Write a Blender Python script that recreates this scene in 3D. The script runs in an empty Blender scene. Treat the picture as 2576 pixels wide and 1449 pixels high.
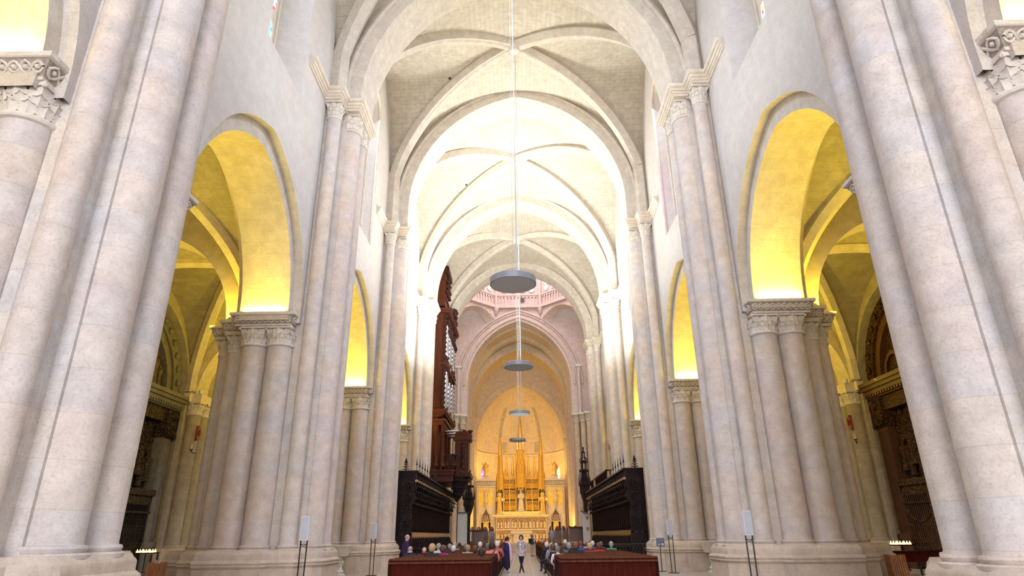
import bpy, math, random
from math import sin, cos, pi, sqrt, atan2, hypot
from mathutils import Vector, Matrix
from mathutils.geometry import tessellate_polygon
random.seed(7)
SC = bpy.context.scene
COL = SC.collection

# ------------------------------------------------------------------ materials
def _mat(name):
    m = bpy.data.materials.new(name); m.use_nodes = True
    nt = m.node_tree; nt.nodes.clear()
    out = nt.nodes.new('ShaderNodeOutputMaterial')
    b = nt.nodes.new('ShaderNodeBsdfPrincipled')
    nt.links.new(b.outputs[0], out.inputs[0])
    return m, nt, b
def N(nt, t, **kw):
    n = nt.nodes.new(t)
    for k, v in kw.items():
        if k in n.inputs: n.inputs[k].default_value = v
        else: setattr(n, k, v)
    return n
def rgb(c): return (c[0], c[1], c[2], 1)
def mixc(nt, fac, a, b, blend='MIX'):
    m = nt.nodes.new('ShaderNodeMix'); m.data_type = 'RGBA'; m.blend_type = blend
    for i, x in ((0, fac), (6, a), (7, b)):
        if hasattr(x, 'is_linked'): nt.links.new(x, m.inputs[i])
        elif i == 0: m.inputs[0].default_value = x
        else: m.inputs[i].default_value = rgb(x)
    return m.outputs[2]
def ramp(nt, sock, p0, p1, c0=(0, 0, 0), c1=(1, 1, 1)):
    r = nt.nodes.new('ShaderNodeValToRGB')
    r.color_ramp.elements[0].position = p0; r.color_ramp.elements[1].position = p1
    r.color_ramp.elements[0].color = rgb(c0); r.color_ramp.elements[1].color = rgb(c1)
    nt.links.new(sock, r.inputs[0]); return r.outputs[0]

def stone(name, c1, c2, patch, bw=.75, bh=.4, mort=.012, mcol=None, mfac=.6, bump=.35, rough=.9, pfac=.55, mott=.4, off=.5, wobble=1.0):
    """masonry in the mesh's own metric uv map, weathered with noise"""
    m, nt, b = _mat(name)
    uv = N(nt, 'ShaderNodeUVMap')
    geo = N(nt, 'ShaderNodeNewGeometry')
    wob = N(nt, 'ShaderNodeTexNoise', Scale=.9, Detail=2.0); nt.links.new(uv.outputs[0], wob.inputs[0])
    wv = nt.nodes.new('ShaderNodeVectorMath'); wv.operation = 'MULTIPLY_ADD'
    nt.links.new(wob.outputs['Color'], wv.inputs[0]); wv.inputs[1].default_value = (.06 * wobble, .05 * wobble, 0); nt.links.new(uv.outputs[0], wv.inputs[2])
    br = N(nt, 'ShaderNodeTexBrick', Scale=1.0); br.offset = off; nt.links.new(wv.outputs[0], br.inputs['Vector'])
    br.inputs['Brick Width'].default_value = bw; br.inputs['Row Height'].default_value = bh
    br.inputs['Mortar Size'].default_value = mort; br.inputs['Mortar Smooth'].default_value = .4
    br.inputs['Bias'].default_value = -.1
    br.inputs['Color1'].default_value = rgb(c1); br.inputs['Color2'].default_value = rgb(c2)
    mc = mcol or tuple(x * .72 for x in c1)
    br.inputs['Mortar'].default_value = rgb([c1[i] * (1 - mfac) + mc[i] * mfac for i in range(3)])
    n1 = N(nt, 'ShaderNodeTexNoise', Scale=.55, Detail=5.0, Roughness=.65); nt.links.new(geo.outputs['Position'], n1.inputs[0])
    n2 = N(nt, 'ShaderNodeTexNoise', Scale=2.6, Detail=6.0, Roughness=.7); nt.links.new(geo.outputs['Position'], n2.inputs[0])
    n3 = N(nt, 'ShaderNodeTexNoise', Scale=22.0, Detail=5.0, Roughness=.7); nt.links.new(geo.outputs['Position'], n3.inputs[0])
    mn = nt.nodes.new('ShaderNodeMath'); mn.operation = 'MULTIPLY'; mn.inputs[1].default_value = pfac
    nt.links.new(ramp(nt, n1.outputs[0], .42, .66), mn.inputs[0])
    col = mixc(nt, mn.outputs[0], br.outputs[0], patch)
    col = mixc(nt, mott, col, ramp(nt, n2.outputs[0], .35, .7, (.50, .47, .45), (1.12, 1.1, 1.08)), 'MULTIPLY')
    col = mixc(nt, .4, col, ramp(nt, n3.outputs[0], .33, .5, (.56, .52, .48), (1, 1, 1)), 'MULTIPLY')
    nt.links.new(col, b.inputs['Base Color']); b.inputs['Roughness'].default_value = rough
    b.inputs['Specular IOR Level'].default_value = .25
    h = nt.nodes.new('ShaderNodeMath'); h.operation = 'MULTIPLY_ADD'; h.inputs[1].default_value = .5
    nt.links.new(n3.outputs[0], h.inputs[0])
    inv = nt.nodes.new('ShaderNodeMath'); inv.operation = 'SUBTRACT'; inv.inputs[0].default_value = 1
    nt.links.new(br.outputs['Fac'], inv.inputs[1]); nt.links.new(inv.outputs[0], h.inputs[2])
    bp = N(nt, 'ShaderNodeBump', Strength=bump, Distance=.03); nt.links.new(h.outputs[0], bp.inputs['Height'])
    nt.links.new(bp.outputs[0], b.inputs['Normal'])
    return m

def plain(name, c, rough=.6, metal=0, var=.25, scale=6, bump=0, bscale=30, emit=None, es=0, spec=.5, coat=0):
    m, nt, b = _mat(name)
    tc = N(nt, 'ShaderNodeTexCoord')
    n = N(nt, 'ShaderNodeTexNoise', Scale=scale, Detail=5.0, Roughness=.6); nt.links.new(tc.outputs['Object'], n.inputs[0])
    lo = tuple(x * (1 - var) for x in c); hi = tuple(min(1, x * (1 + var)) for x in c)
    nt.links.new(ramp(nt, n.outputs[0], .3, .7, lo, hi), b.inputs['Base Color'])
    b.inputs['Roughness'].default_value = rough; b.inputs['Metallic'].default_value = metal
    b.inputs['Specular IOR Level'].default_value = spec; b.inputs['Coat Weight'].default_value = coat
    if bump:
        n2 = N(nt, 'ShaderNodeTexNoise', Scale=bscale, Detail=4.0); nt.links.new(tc.outputs['Object'], n2.inputs[0])
        bp = N(nt, 'ShaderNodeBump', Strength=bump, Distance=.02); nt.links.new(n2.outputs[0], bp.inputs['Height'])
        nt.links.new(bp.outputs[0], b.inputs['Normal'])
    if emit:
        b.inputs['Emission Color'].default_value = rgb(emit); b.inputs['Emission Strength'].default_value = es
    return m

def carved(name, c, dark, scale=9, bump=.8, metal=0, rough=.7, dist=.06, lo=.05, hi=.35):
    """deep relief carving: voronoi scrolls with shade painted into the hollows"""
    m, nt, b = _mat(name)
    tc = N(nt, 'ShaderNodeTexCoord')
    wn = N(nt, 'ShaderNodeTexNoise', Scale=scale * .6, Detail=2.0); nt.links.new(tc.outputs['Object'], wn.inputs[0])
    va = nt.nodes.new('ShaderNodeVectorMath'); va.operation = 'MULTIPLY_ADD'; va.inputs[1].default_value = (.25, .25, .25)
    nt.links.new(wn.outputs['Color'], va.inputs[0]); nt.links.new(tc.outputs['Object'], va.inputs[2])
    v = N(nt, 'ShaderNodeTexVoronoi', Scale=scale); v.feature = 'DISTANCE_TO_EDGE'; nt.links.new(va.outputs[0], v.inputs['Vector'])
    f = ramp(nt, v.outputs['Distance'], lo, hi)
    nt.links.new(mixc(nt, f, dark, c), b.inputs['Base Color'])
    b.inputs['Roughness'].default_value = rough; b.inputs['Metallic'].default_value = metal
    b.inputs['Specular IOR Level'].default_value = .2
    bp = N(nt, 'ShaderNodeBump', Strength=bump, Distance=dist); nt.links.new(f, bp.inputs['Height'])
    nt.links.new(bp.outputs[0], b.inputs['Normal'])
    return m

def wood(name, c, rough=.4, var=.35, coat=.15):
    m, nt, b = _mat(name)
    tc = N(nt, 'ShaderNodeTexCoord'); mp = N(nt, 'ShaderNodeMapping'); mp.inputs['Scale'].default_value = (14, 14, 1.2)
    nt.links.new(tc.outputs['Object'], mp.inputs[0])
    n = N(nt, 'ShaderNodeTexNoise', Scale=1.6, Detail=6.0, Distortion=.6); nt.links.new(mp.outputs[0], n.inputs[0])
    nt.links.new(ramp(nt, n.outputs[0], .3, .7, tuple(x * (1 - var) for x in c), tuple(x * (1 + var) for x in c)), b.inputs['Base Color'])
    b.inputs['Roughness'].default_value = rough; b.inputs['Coat Weight'].default_value = coat; b.inputs['Specular IOR Level'].default_value = .06 if coat < .06 else .5
    bp = N(nt, 'ShaderNodeBump', Strength=.12, Distance=.01); nt.links.new(n.outputs[0], bp.inputs['Height']); nt.links.new(bp.outputs[0], b.inputs['Normal'])
    return m

def glass(name, cols, scale, es, base=(.8, .85, 1)):
    """stained glass lit from outside"""
    m, nt, b = _mat(name)
    nt.nodes.remove(b); out = nt.nodes['Material Output']
    tc = N(nt, 'ShaderNodeTexCoord')
    v = N(nt, 'ShaderNodeTexVoronoi', Scale=scale); nt.links.new(tc.outputs['Object'], v.inputs['Vector'])
    r = nt.nodes.new('ShaderNodeValToRGB'); r.color_ramp.interpolation = 'CONSTANT'
    for i, c in enumerate(cols):
        e = r.color_ramp.elements[i] if i < 2 else r.color_ramp.elements.new(i / len(cols))
        e.position = i / len(cols); e.color = rgb(c)
    nt.links.new(v.outputs['Color'], r.inputs[0])
    em = N(nt, 'ShaderNodeEmission', Strength=es); nt.links.new(r.outputs[0], em.inputs[0])
    tr = N(nt, 'ShaderNodeBsdfTransparent'); nt.links.new(r.outputs[0], tr.inputs[0])
    mx = N(nt, 'ShaderNodeMixShader'); mx.inputs[0].default_value = .6
    nt.links.new(tr.outputs[0], mx.inputs[1]); nt.links.new(em.outputs[0], mx.inputs[2])
    nt.links.new(mx.outputs[0], out.inputs[0])
    return m

M = {}
WARM, PINK, GREY, OCH = (.66, .595, .52), (.66, .56, .49), (.61, .585, .575), (.62, .50, .36)
M['stone'] = stone('limestone_ashlar', (.66, .60, .53), (.595, .58, .585), (.66, .56, .48), 1.3, .72, .010, mfac=.4, bump=.35, pfac=.7)
M['wall'] = stone('limestone_dressed_wall', (.64, .605, .57), (.61, .575, .55), (.64, .565, .50), .9, .45, .006, mfac=.2, bump=.3, mott=.22)
M['shaft'] = stone('limestone_drum', (.68, .60, .525), (.61, .575, .58), (.67, .55, .48), 1.9, .72, .008, mcol=(.5, .44, .38), mfac=.35, bump=.5, pfac=.8)
M['vault'] = stone('vault_masonry', (.65, .595, .505), (.58, .525, .44), (.545, .485, .41), .62, .34, .014, mcol=(.40, .36, .3), mfac=.7, bump=.4, pfac=.7)
M['arch'] = stone('arch_voussoir', (.67, .615, .53), (.60, .555, .505), (.65, .565, .48), 1.3, .45, .01, mfac=.4, bump=.25)
M['plinth'] = stone('plinth_stone', (.68, .56, .44), (.62, .52, .43), (.56, .48, .42), 1.4, .8, .01, mfac=.4, bump=.6)
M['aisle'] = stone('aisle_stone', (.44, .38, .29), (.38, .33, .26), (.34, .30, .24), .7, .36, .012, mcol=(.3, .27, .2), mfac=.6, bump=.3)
M['soffit'] = stone('arch_soffit_stone', (.68, .59, .47), (.62, .54, .44), (.66, .58, .48), .8, .42, .01, mfac=.4, bump=.3)
M['apse'] = stone('apse_stone', (.70, .58, .40), (.64, .52, .37), (.58, .48, .36), .7, .36, .012, mfac=.4, bump=.3)
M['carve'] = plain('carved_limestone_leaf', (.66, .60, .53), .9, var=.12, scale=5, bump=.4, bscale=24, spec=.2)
M['carved'] = plain('carved_limestone_painted_shade', (.34, .285, .235), .95, var=.3, scale=9, spec=.1)  # darker copy of the leaf stone, shade between leaves put into the colour
M['frieze'] = plain('carved_impost_frieze', (.64, .575, .50), .9, var=.15, scale=6, bump=.4, bscale=30, spec=.2)
M['mould'] = plain('moulded_limestone', (.68, .60, .50), .9, var=.12, scale=3, bump=.2, bscale=25, spec=.2)
M['lead'] = plain('dark_lead', (.05, .05, .06), .5)

# ------------------------------------------------------------------ mesh builder
class MB:
    def __init__(s): s.v = []; s.f = []; s.uv = []; s.mi = []; s.cur = 0; s.T = None
    def p(s, co):
        if s.T: co = s.T(co)
        s.v.append((co[0], co[1], co[2])); return len(s.v) - 1
    def face(s, idx, uv=None):
        s.f.append(tuple(idx)); s.uv.append(uv); s.mi.append(s.cur)
    def poly(s, pts, uv=None): s.face([s.p(c) for c in pts], uv)
    def grid(s, pts, uvs=None, wrapu=False):
        """pts[i][j] rows of points"""
        base = [[s.p(c) for c in r] for r in pts]
        for i in range(len(pts) - 1):
            n = len(pts[i])
            for j in range(n if wrapu else n - 1):
                k = (j + 1) % n
                uv = None
                if uvs and not (wrapu and k == 0): uv = (uvs[i][j], uvs[i][k], uvs[i + 1][k], uvs[i + 1][j])
                elif uvs:
                    w = uvs[i][j][0] * 2 - uvs[i][j - 1][0]
                    uv = (uvs[i][j], (w, uvs[i][j][1]), (w, uvs[i + 1][j][1]), uvs[i + 1][j])
                s.face((base[i][j], base[i][k], base[i + 1][k], base[i + 1][j]), uv)
        return base
    def box(s, x0, x1, y0, y1, z0, z1):
        a = [s.p(c) for c in ((x0, y0, z0), (x1, y0, z0), (x1, y1, z0), (x0, y1, z0), (x0, y0, z1), (x1, y0, z1), (x1, y1, z1), (x0, y1, z1))]
        for q in ((3, 2, 1, 0), (4, 5, 6, 7), (0, 1, 5, 4), (1, 2, 6, 5), (2, 3, 7, 6), (3, 0, 4, 7)): s.face([a[i] for i in q])
    def cbox(s, c, d, rz=0):
        o = s.T; ca, sa = cos(rz), sin(rz)
        def T(q, o=o):
            w = (c[0] + q[0] * ca - q[1] * sa, c[1] + q[0] * sa + q[1] * ca, c[2] + q[2]); return o(w) if o else w
        s.T = T; s.box(-d[0] / 2, d[0] / 2, -d[1] / 2, d[1] / 2, -d[2] / 2, d[2] / 2); s.T = o
    def prism(s, poly, z0, z1, caps=True, poly2=None):
        q = poly2 or poly; n = len(poly)
        a = [s.p((x, y, z0)) for x, y in poly]; b = [s.p((x, y, z1)) for x, y in q]
        d = 0
        for i in range(n):
            j = (i + 1) % n; L = hypot(poly[j][0] - poly[i][0], poly[j][1] - poly[i][1])
            s.face((a[i], a[j], b[j], b[i]), ((d, z0), (d + L, z0), (d + L, z1), (d, z1))); d += L
        if caps:
            s.face(b); s.face(a[::-1])
    def lathe(s, prof, cx=0, cy=0, cz=0, n=16, a0=0, a1=2 * pi):
        full = abs(a1 - a0 - 2 * pi) < 1e-6; m = n if full else n + 1
        pts, uvs = [], []
        R = max(r for r, _ in prof)
        for r, z in prof:
            pts.append([(cx + r * cos(a0 + (a1 - a0) * i / n), cy + r * sin(a0 + (a1 - a0) * i / n), cz + z) for i in range(m)])
            uvs.append([((a1 - a0) * i / n * R, z + cz) for i in range(m)])
        s.grid(pts, uvs, wrapu=full)
    def tube(s, path, r, n=8, caps=True, closed=False):
        P = [Vector(q) for q in path]; rows = []; up = None; d = 0; uvs = []
        for i, q in enumerate(P):
            t = (P[min(i + 1, len(P) - 1)] - P[max(i - 1, 0)]).normalized() if not closed else (P[(i + 1) % len(P)] - P[i - 1]).normalized()
            if up is None: up = t.orthogonal().normalized()
            up = (up - t * up.dot(t)).normalized(); w = t.cross(up)
            rr = r[i] if isinstance(r, (list, tuple)) else r
            if i: d += (q - P[i - 1]).length
            rows.append([q + (up * cos(2 * pi * k / n) + w * sin(2 * pi * k / n)) * rr for k in range(n)])
            uvs.append([(2 * pi * k / n * rr, d) for k in range(n)])
        if closed: rows.append(rows[0]); uvs.append([(a, d + .1) for a, _ in uvs[0]])
        b = s.grid(rows, uvs, wrapu=True)
        if caps and not closed: s.face(b[0][::-1]); s.face(b[-1])
    def sweep(s, prof, path, side=1, closed=False, ends=True):
        """prof [(offset, z)] along a mitred plan path [(x, y)]; offset goes to `side` of the path"""
        n = len(path); rows = []; L = [0]
        nor = []
        for i in range(n if closed else n - 1):
            a, b = path[i], path[(i + 1) % n]; d = hypot(b[0] - a[0], b[1] - a[1]) or 1
            nor.append((side * (b[1] - a[1]) / d, -side * (b[0] - a[0]) / d)); L.append(L[-1] + d)
        for i in range(n):
            if closed: n0, n1 = nor[i - 1], nor[i]
            else: n0, n1 = nor[max(i - 1, 0)], nor[min(i, n - 2)]
            k = 1 + n0[0] * n1[0] + n0[1] * n1[1]; mx, my = (n0[0] + n1[0]) / max(k, .2), (n0[1] + n1[1]) / max(k, .2)
            rows.append([(path[i][0] + mx * o, path[i][1] + my * o, z) for o, z in prof])
        uvs = [[(L[i], z + o) for o, z in prof] for i in range(n)]
        if closed: rows.append(rows[0]); uvs.append([(L[n], z + o) for o, z in prof])
        b = s.grid(rows, uvs)
        if ends and not closed: s.face(b[0]); s.face(b[-1][::-1])
    def ball(s, c, r, n=8, sc=(1, 1, 1)):
        m = max(4, n // 2 + 1)
        s.grid([[(c[0] + r * sc[0] * sin(pi * i / m) * cos(2 * pi * j / n), c[1] + r * sc[1] * sin(pi * i / m) * sin(2 * pi * j / n), c[2] - r * sc[2] * cos(pi * i / m)) for j in range(n)] for i in range(m + 1)], wrapu=True)
    def tess(s, loops, to3):
        """flat polygon with holes; to3 maps (a, b) to a point"""
        flat = [q for l in loops for q in l]
        ids = [s.p(to3(q)) for q in flat]
        for t in tessellate_polygon([[Vector((a, b, 0)) for a, b in l] for l in loops]):
            s.face([ids[i] for i in t], [flat[i] for i in t])
    def build(s, name, mat, parent=None, smooth=False, loc=None):
        me = bpy.data.meshes.new(name); me.from_pydata(s.v, [], s.f)
        uvl = me.uv_layers.new(name='UVMap')
        data = [0.0] * (2 * len(me.loops))
        for p, uv in zip(me.polygons, s.uv):
            if uv is None:
                nx, ny, nz = (abs(c) for c in p.normal)
                k = 2 if nz >= max(nx, ny) else (0 if nx >= ny else 1)
                for li in p.loop_indices:
                    c = me.vertices[me.loops[li].vertex_index].co
                    a = (c.x, c.y) if k == 2 else ((c.y, c.z) if k == 0 else (c.x, c.z))
                    data[2 * li], data[2 * li + 1] = a
            else:
                for li, a in zip(p.loop_indices, uv): data[2 * li], data[2 * li + 1] = a
        uvl.data.foreach_set('uv', data)
        mats = mat if isinstance(mat, (list, tuple)) else [mat]
        for m in mats: me.materials.append(M[m] if isinstance(m, str) else m)
        if len(mats) > 1: me.polygons.foreach_set('material_index', s.mi)
        if smooth:
            me.polygons.foreach_set('use_smooth', [True] * len(me.polygons))
            if smooth != 'all': me.set_sharp_from_angle(angle=math.radians(smooth if smooth is not True else 38))
        me.update()
        o = bpy.data.objects.new(name, me); COL.objects.link(o)
        if parent is not None: o.parent = parent
        if loc: o.location = loc
        return o

def empty(name, label, cat, loc=(0, 0, 0), rz=0, group=None, kind=None):
    o = bpy.data.objects.new(name, None); COL.objects.link(o); o.location = loc; o.rotation_euler = (0, 0, rz); o.empty_display_size = .2
    return tag(o, label, cat, group, kind)
def tag(o, label=None, cat=None, group=None, kind=None):
    if label: o['label'] = label
    if cat: o['category'] = cat
    if group: o['group'] = group
    if kind: o['kind'] = kind
    return o
def struct(o): o['kind'] = 'structure'; return o
def copy_tree(o, parent=None):
    c = o.copy(); COL.objects.link(c)
    if parent is not None: c.parent = parent
    for ch in list(o.children): copy_tree(ch, c)
    return c
def pt(h, rise, n=24, c0=0, z0=0):
    """pointed arch points from left spring to right spring"""
    c = max(0, (rise * rise - h * h) / (2 * h)); R = h + c; t1 = atan2(rise, c) if c > 1e-6 else pi / 2
    half = [(-c0 * 0 + (R * cos(t1 * i / n) - c), R * sin(t1 * i / n)) for i in range(n + 1)]
    if c < 1e-6: half = [(h * cos(pi / 2 * i / n), rise * sin(pi / 2 * i / n)) for i in range(n + 1)]
    left = [(c0 - x, z0 + z) for x, z in half]; right = [(c0 + x, z0 + z) for x, z in half[:-1]][::-1]
    return left + right

# ------------------------------------------------------------------ plan
YP = {-1: [-1.7, 10.6, 23.2, 35.25, 47.9, 60.2], 1: [-1.9, 10.3, 22.6, 34.6, 47.1, 59.5]}
XW, XO, XI, XA, XAW = 7.95, 8.25, 10.0, 10.3, 18.6
XC = 9.05
ZA, ZN = 9.25, 19.25          # top of arcade imposts, of nave imposts
def yk(k, x): return YP[-1][k] + (YP[1][k] - YP[-1][k]) * (x + 7.5) / 15
# ------------------------------------------------------------------ piers
def capital_mb(mb, x, y, r, z0, z1, half, leaves=True, n=12, tier=2):
    """carved capital growing from a round shaft to a square block"""
    H = z1 - z0; m = 32 if leaves else 16
    def ring(t):
        R = r * (1.02 + .12 * t); out = []
        for i in range(m):
            a = 2 * pi * i / m; sq = half * .93 / max(abs(cos(a)), abs(sin(a))); w = max(0, (t - .35) / .65) ** 1.6
            out.append((x + (R * (1 - w) + sq * w) * cos(a), y + (R * (1 - w) + sq * w) * sin(a), z0 + H * (.1 + .8 * t)))
        return out
    mb.cur = 0
    mb.lathe([(r * 1.0, -.02), (r * 1.13, 0), (r * 1.17, .04), (r * 1.13, .09), (r * 1.02, .11)], x, y, z0, m)
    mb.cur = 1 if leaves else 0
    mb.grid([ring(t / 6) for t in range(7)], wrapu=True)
    mb.cur = 0
    mb.box(x - half, x + half, y - half, y + half, z1 - H * .12, z1)
    if not leaves: return
    def bell(a, t):
        sq = half * .93 / max(abs(cos(a)), abs(sin(a))); w = min(1, max(0, (t - .35) / .65) ** 1.6); R = r * (1.02 + .12 * t)
        return R * (1 - w) + sq * w
    for tr in range(3):
        t0 = (.02, .26, .52)[tr]; th = (.42, .42, .46)[tr]; nn = n if tr < 2 else max(8, n * 2 // 3)
        for i in range(nn):
            a = 2 * pi * (i + .5 * (tr % 2)) / nn; rows = []; wa = 2 * pi / nn * .5
            for k in range(7):
                q = k / 6; t = t0 + th * q; curl = .02 + .09 * q ** 3 * (r / .45)
                lob = wa * (sin(pi * (.16 + .78 * q)) ** .6) * (1.0 + .22 * (k % 2))
                zz = z0 + H * (.12 + .8 * (t if q < .9 else t - .07)); row = []
                for e in (-1, -.5, 0, .5, 1):
                    aa = a + e * lob; rr = bell(aa, min(1, t)) + curl * (1 - .35 * abs(e)) + (.018 if e == 0 else (-.012 if abs(e) == .5 else 0))
                    row.append((x + rr * cos(aa), y + rr * sin(aa), zz - .03 * abs(e) * q))
                rows.append(row)
            mb.grid(rows)
            if tr == 2:
                rr = bell(a, .95) + .07; mb.ball((x + rr * cos(a), y + rr * sin(a), z0 + H * .86), .05 * (r / .45) ** .5, 6)

def braid(mb, path, side, z0, z1, off0, off1, pitch, r):
    """interlaced carved ribbon along an impost face"""
    for i in range(len(path) - 1):
        a, b = path[i], path[i + 1]; L = hypot(b[0] - a[0], b[1] - a[1])
        if L < .25: continue
        d = ((b[0] - a[0]) / L, (b[1] - a[1]) / L); nr = (side * d[1], -side * d[0])
        e0, e1 = -off0, L + off0
        # keep concave ends inside
        k = max(1, round((e1 - e0) / pitch)); st = k * 8
        for ph in (0, pi):
            pts = []
            for q in range(st + 1):
                t = q / st; s_ = e0 + (e1 - e0) * t; w = .5 + .42 * sin(2 * pi * k * t + ph)
                off = off0 + (off1 - off0) * w + .012 * cos(4 * pi * k * t + ph)
                pts.append((a[0] + d[0] * s_ + nr[0] * off, a[1] + d[1] * s_ + nr[1] * off, z0 + (z1 - z0) * w))
            mb.tube(pts, r, 5, caps=False)
        for q in range(k):
            for hh in (.25, .75):
                s_ = e0 + (e1 - e0) * (q + hh) / k
                c = (a[0] + d[0] * s_ + nr[0] * (off0 + off1) / 2, a[1] + d[1] * s_ + nr[1] * (off0 + off1) / 2, (z0 + z1) / 2)
                mb.ball(c, r * 1.8, 6)

NAVE_PATH = [(XW, -3.9), (XW, -1.88), (7.32, -1.88), (7.32, -1.05), (6.72, -1.05), (6.72, 1.05), (7.32, 1.05), (7.32, 1.88), (XW, 1.88), (XW, 3.9)]
ARC_PATH = [(8.2, -1.1), (8.2, -1.95), (10.12, -1.95), (10.12, -1.15), (10.85, -1.15), (10.85, -.5), (11.52, -.5), (11.52, .5), (10.85, .5), (10.85, 1.15), (10.12, 1.15), (10.12, 1.95), (8.2, 1.95), (8.2, 1.1)]
ROLLS = [(0, -.5), (.05, -.5), (.07, -.46), (.05, -.41), (.10, -.40), (.13, -.35), (.11, -.29), (.16, -.28), (.19, -.22), (.17, -.16), (.22, -.15), (.26, -.1), (.27, -.05), (.27, 0), (0, 0)]
PLINTH = [(6.53, 0), (6.53, .95), (6.75, 1.3), (6.98, 1.42), (7.15, 1.95), (7.85, 2.02), (8.0, 2.4), (10.1, 2.4), (10.25, 1.75), (10.95, 1.6), (11.15, .95), (11.85, .85), (11.85, 0)]
CORE = [(7.18, 0), (7.18, .98), (7.42, .98), (7.42, 1.3), (7.72, 1.3), (7.72, 1.52), (8.12, 1.52), (8.12, 1.5), (10.02, 1.5), (10.02, 1.1), (10.4, 1.1), (10.4, .75), (10.9, .75), (10.9, 0)]
def sym(q): return q + [(x, -y) for x, y in q[::-1] if y > 0]
def pier(s, k, label, zt=1.37, detail=True):
    ZA = 9.58 if k == 1 else 9.25; dz = ZA - 9.25
    yc = YP[s][k]
    root = empty('clustered_pier', label, 'stone pier', (s * XC, yc, 0))
    SHY = .95 if k == 1 else 0
    ARC_ = [(a, b + SHY) if b > 0 else (a, b) for a, b in ARC_PATH]; CORE_ = [(a, b + SHY) if b > 0 and a > 7.8 else (a, b) for a, b in sym(CORE)]
    def nm():
        m = MB(); m.T = lambda c: (s * c[0] - s * XC, c[1], c[2]); return m
    e = zt - 1.37
    # plinth: lower block, double roll, upper block, slope
    m = nm(); P = [(a, b + SHY) if b > 0 and a > 7.9 else (a, b) for a, b in sym(PLINTH)]
    def off(d): # inset the outline towards the centre line
        c = (XC, 0); out = []
        for x, y in P:
            L = hypot(x - c[0], y - c[1]); out.append((x - (x - c[0]) / L * d, y - (y - c[1]) / L * d))
        return out
    lv = [(0, 0), (0, .78), (-.03, .8), (-.06, .84), (-.03, .885), (-.03, .895), (-.07, .93), (-.06, .97), (0, 1.0), (.03, 1.02), (.03, 1.17), (.05, 1.21), (.09, 1.24), (.13, 1.30)]
    rows = [[(x, y, max(0, z + (e if z > .1 else 0))) for x, y in off(d)] for d, z in lv]
    m.grid(rows, [[(sum(hypot(P[i][0] - P[i - 1][0], P[i][1] - P[i - 1][1]) for i in range(1, j + 1)), z + d) for j in range(len(P))] for d, z in lv], wrapu=True)
    m.face([m.p((x, y, 1.30 + e)) for x, y in off(.13)])
    m.build('plinth', 'plinth', root, smooth=30)
    m = nm(); m.prism(CORE_, 1.2 + e, ZA)
    m.prism([(7.18, -.98), (7.18, .98), (7.42, .98), (7.42, 1.3), (7.72, 1.3), (7.72, 1.52), (8.12, 1.52), (8.12, -1.52), (7.72, -1.52), (7.72, -1.3), (7.42, -1.3), (7.42, -.98)], ZA, ZN, caps=False)
    m.build('pier_core', 'stone', root)
    sh = [(7.18, -.45, .465, 17.85, 18.75, .44, 1), (7.18, .45, .465, 17.85, 18.75, .44, 1), (7.58, -1.48, .27, 17.95, 18.75, .36, 1), (7.58, 1.48, .27, 17.95, 18.75, .36, 1)]
    sh += [(XC - .46, -1.48, .455, 8.07, 8.8, .455, 2), (XC + .46, -1.48, .455, 8.07, 8.8, .455, 2), (XC - .46, 1.48, .455, 8.07, 8.8, .455, 0), (XC + .46, 1.48, .455, 8.07, 8.8, .455, 0)]
    sh += [(10.5, -.86, .25, 8.07, 8.8, .32, 2), (10.5, .86, .25, 8.07, 8.8, .32, 0), (11.1, -.25, .28, 8.07, 8.8, .36, 2), (11.1, .25, .28, 8.07, 8.8, .36, 0)]
    for x, y, r, c0, c1, hf, lf in sh:
        if c1 < 10:
            c0 += dz; c1 += dz
            if y > 0: y += SHY
        m = nm(); z0 = 1.24 + e
        m.lathe([(r + .11, z0), (r + .12, z0 + .06), (r + .09, z0 + .085), (r + .045, z0 + .09), (r + .06, z0 + .11), (r + .075, z0 + .15), (r + .06, z0 + .19), (r + .01, z0 + .2), (r, z0 + .24)] +
                [(r, z0 + .24 + (c0 - z0 - .24) * i / 6) for i in range(1, 7)], x, y, 0, 28)
        m.build('column_shaft', 'shaft', root, smooth=True)
        m = nm(); capital_mb(m, x, y, r, c0, c1, hf, leaves=bool(lf) and detail, n=12 if r > .35 else 8)
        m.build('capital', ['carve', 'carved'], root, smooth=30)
    m = nm(); m.sweep([(o, z + ZN) for o, z in ROLLS], NAVE_PATH, -1)
    m.prism([(6.72, -1.05), (6.72, 1.05), (7.32, 1.05), (7.32, 1.88), (8.2, 1.88), (8.2, -1.88), (7.32, -1.88), (7.32, -1.05)], ZN - .5, ZN - .002)
    m.build('nave_impost', 'mould', root, smooth=50)
    m = nm(); m.cur = 1 if detail else 0; m.sweep([(o, z + ZA) for o, z in [(.04, -.40), (.16, -.12)]], ARC_, 1); m.cur = 0
    m.sweep([(o, z + ZA) for o, z in [(.16, -.12), (.2, -.11), (.22, -.09), (.22, 0), (0, 0)]], ARC_, 1); m.sweep([(o, z + ZA) for o, z in [(0, -.46), (.03, -.46), (.04, -.40)]], ARC_, 1)
    m.prism(ARC_, ZA - .46, ZA - .002)
    if detail: braid(m, ARC_ if k < 2 else ARC_[:8], 1, ZA - .37, ZA - .14, .06, .165, .42, .03)
    m.build('arcade_impost', ['frieze', 'carved'], root, smooth=30)
    return root

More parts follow.
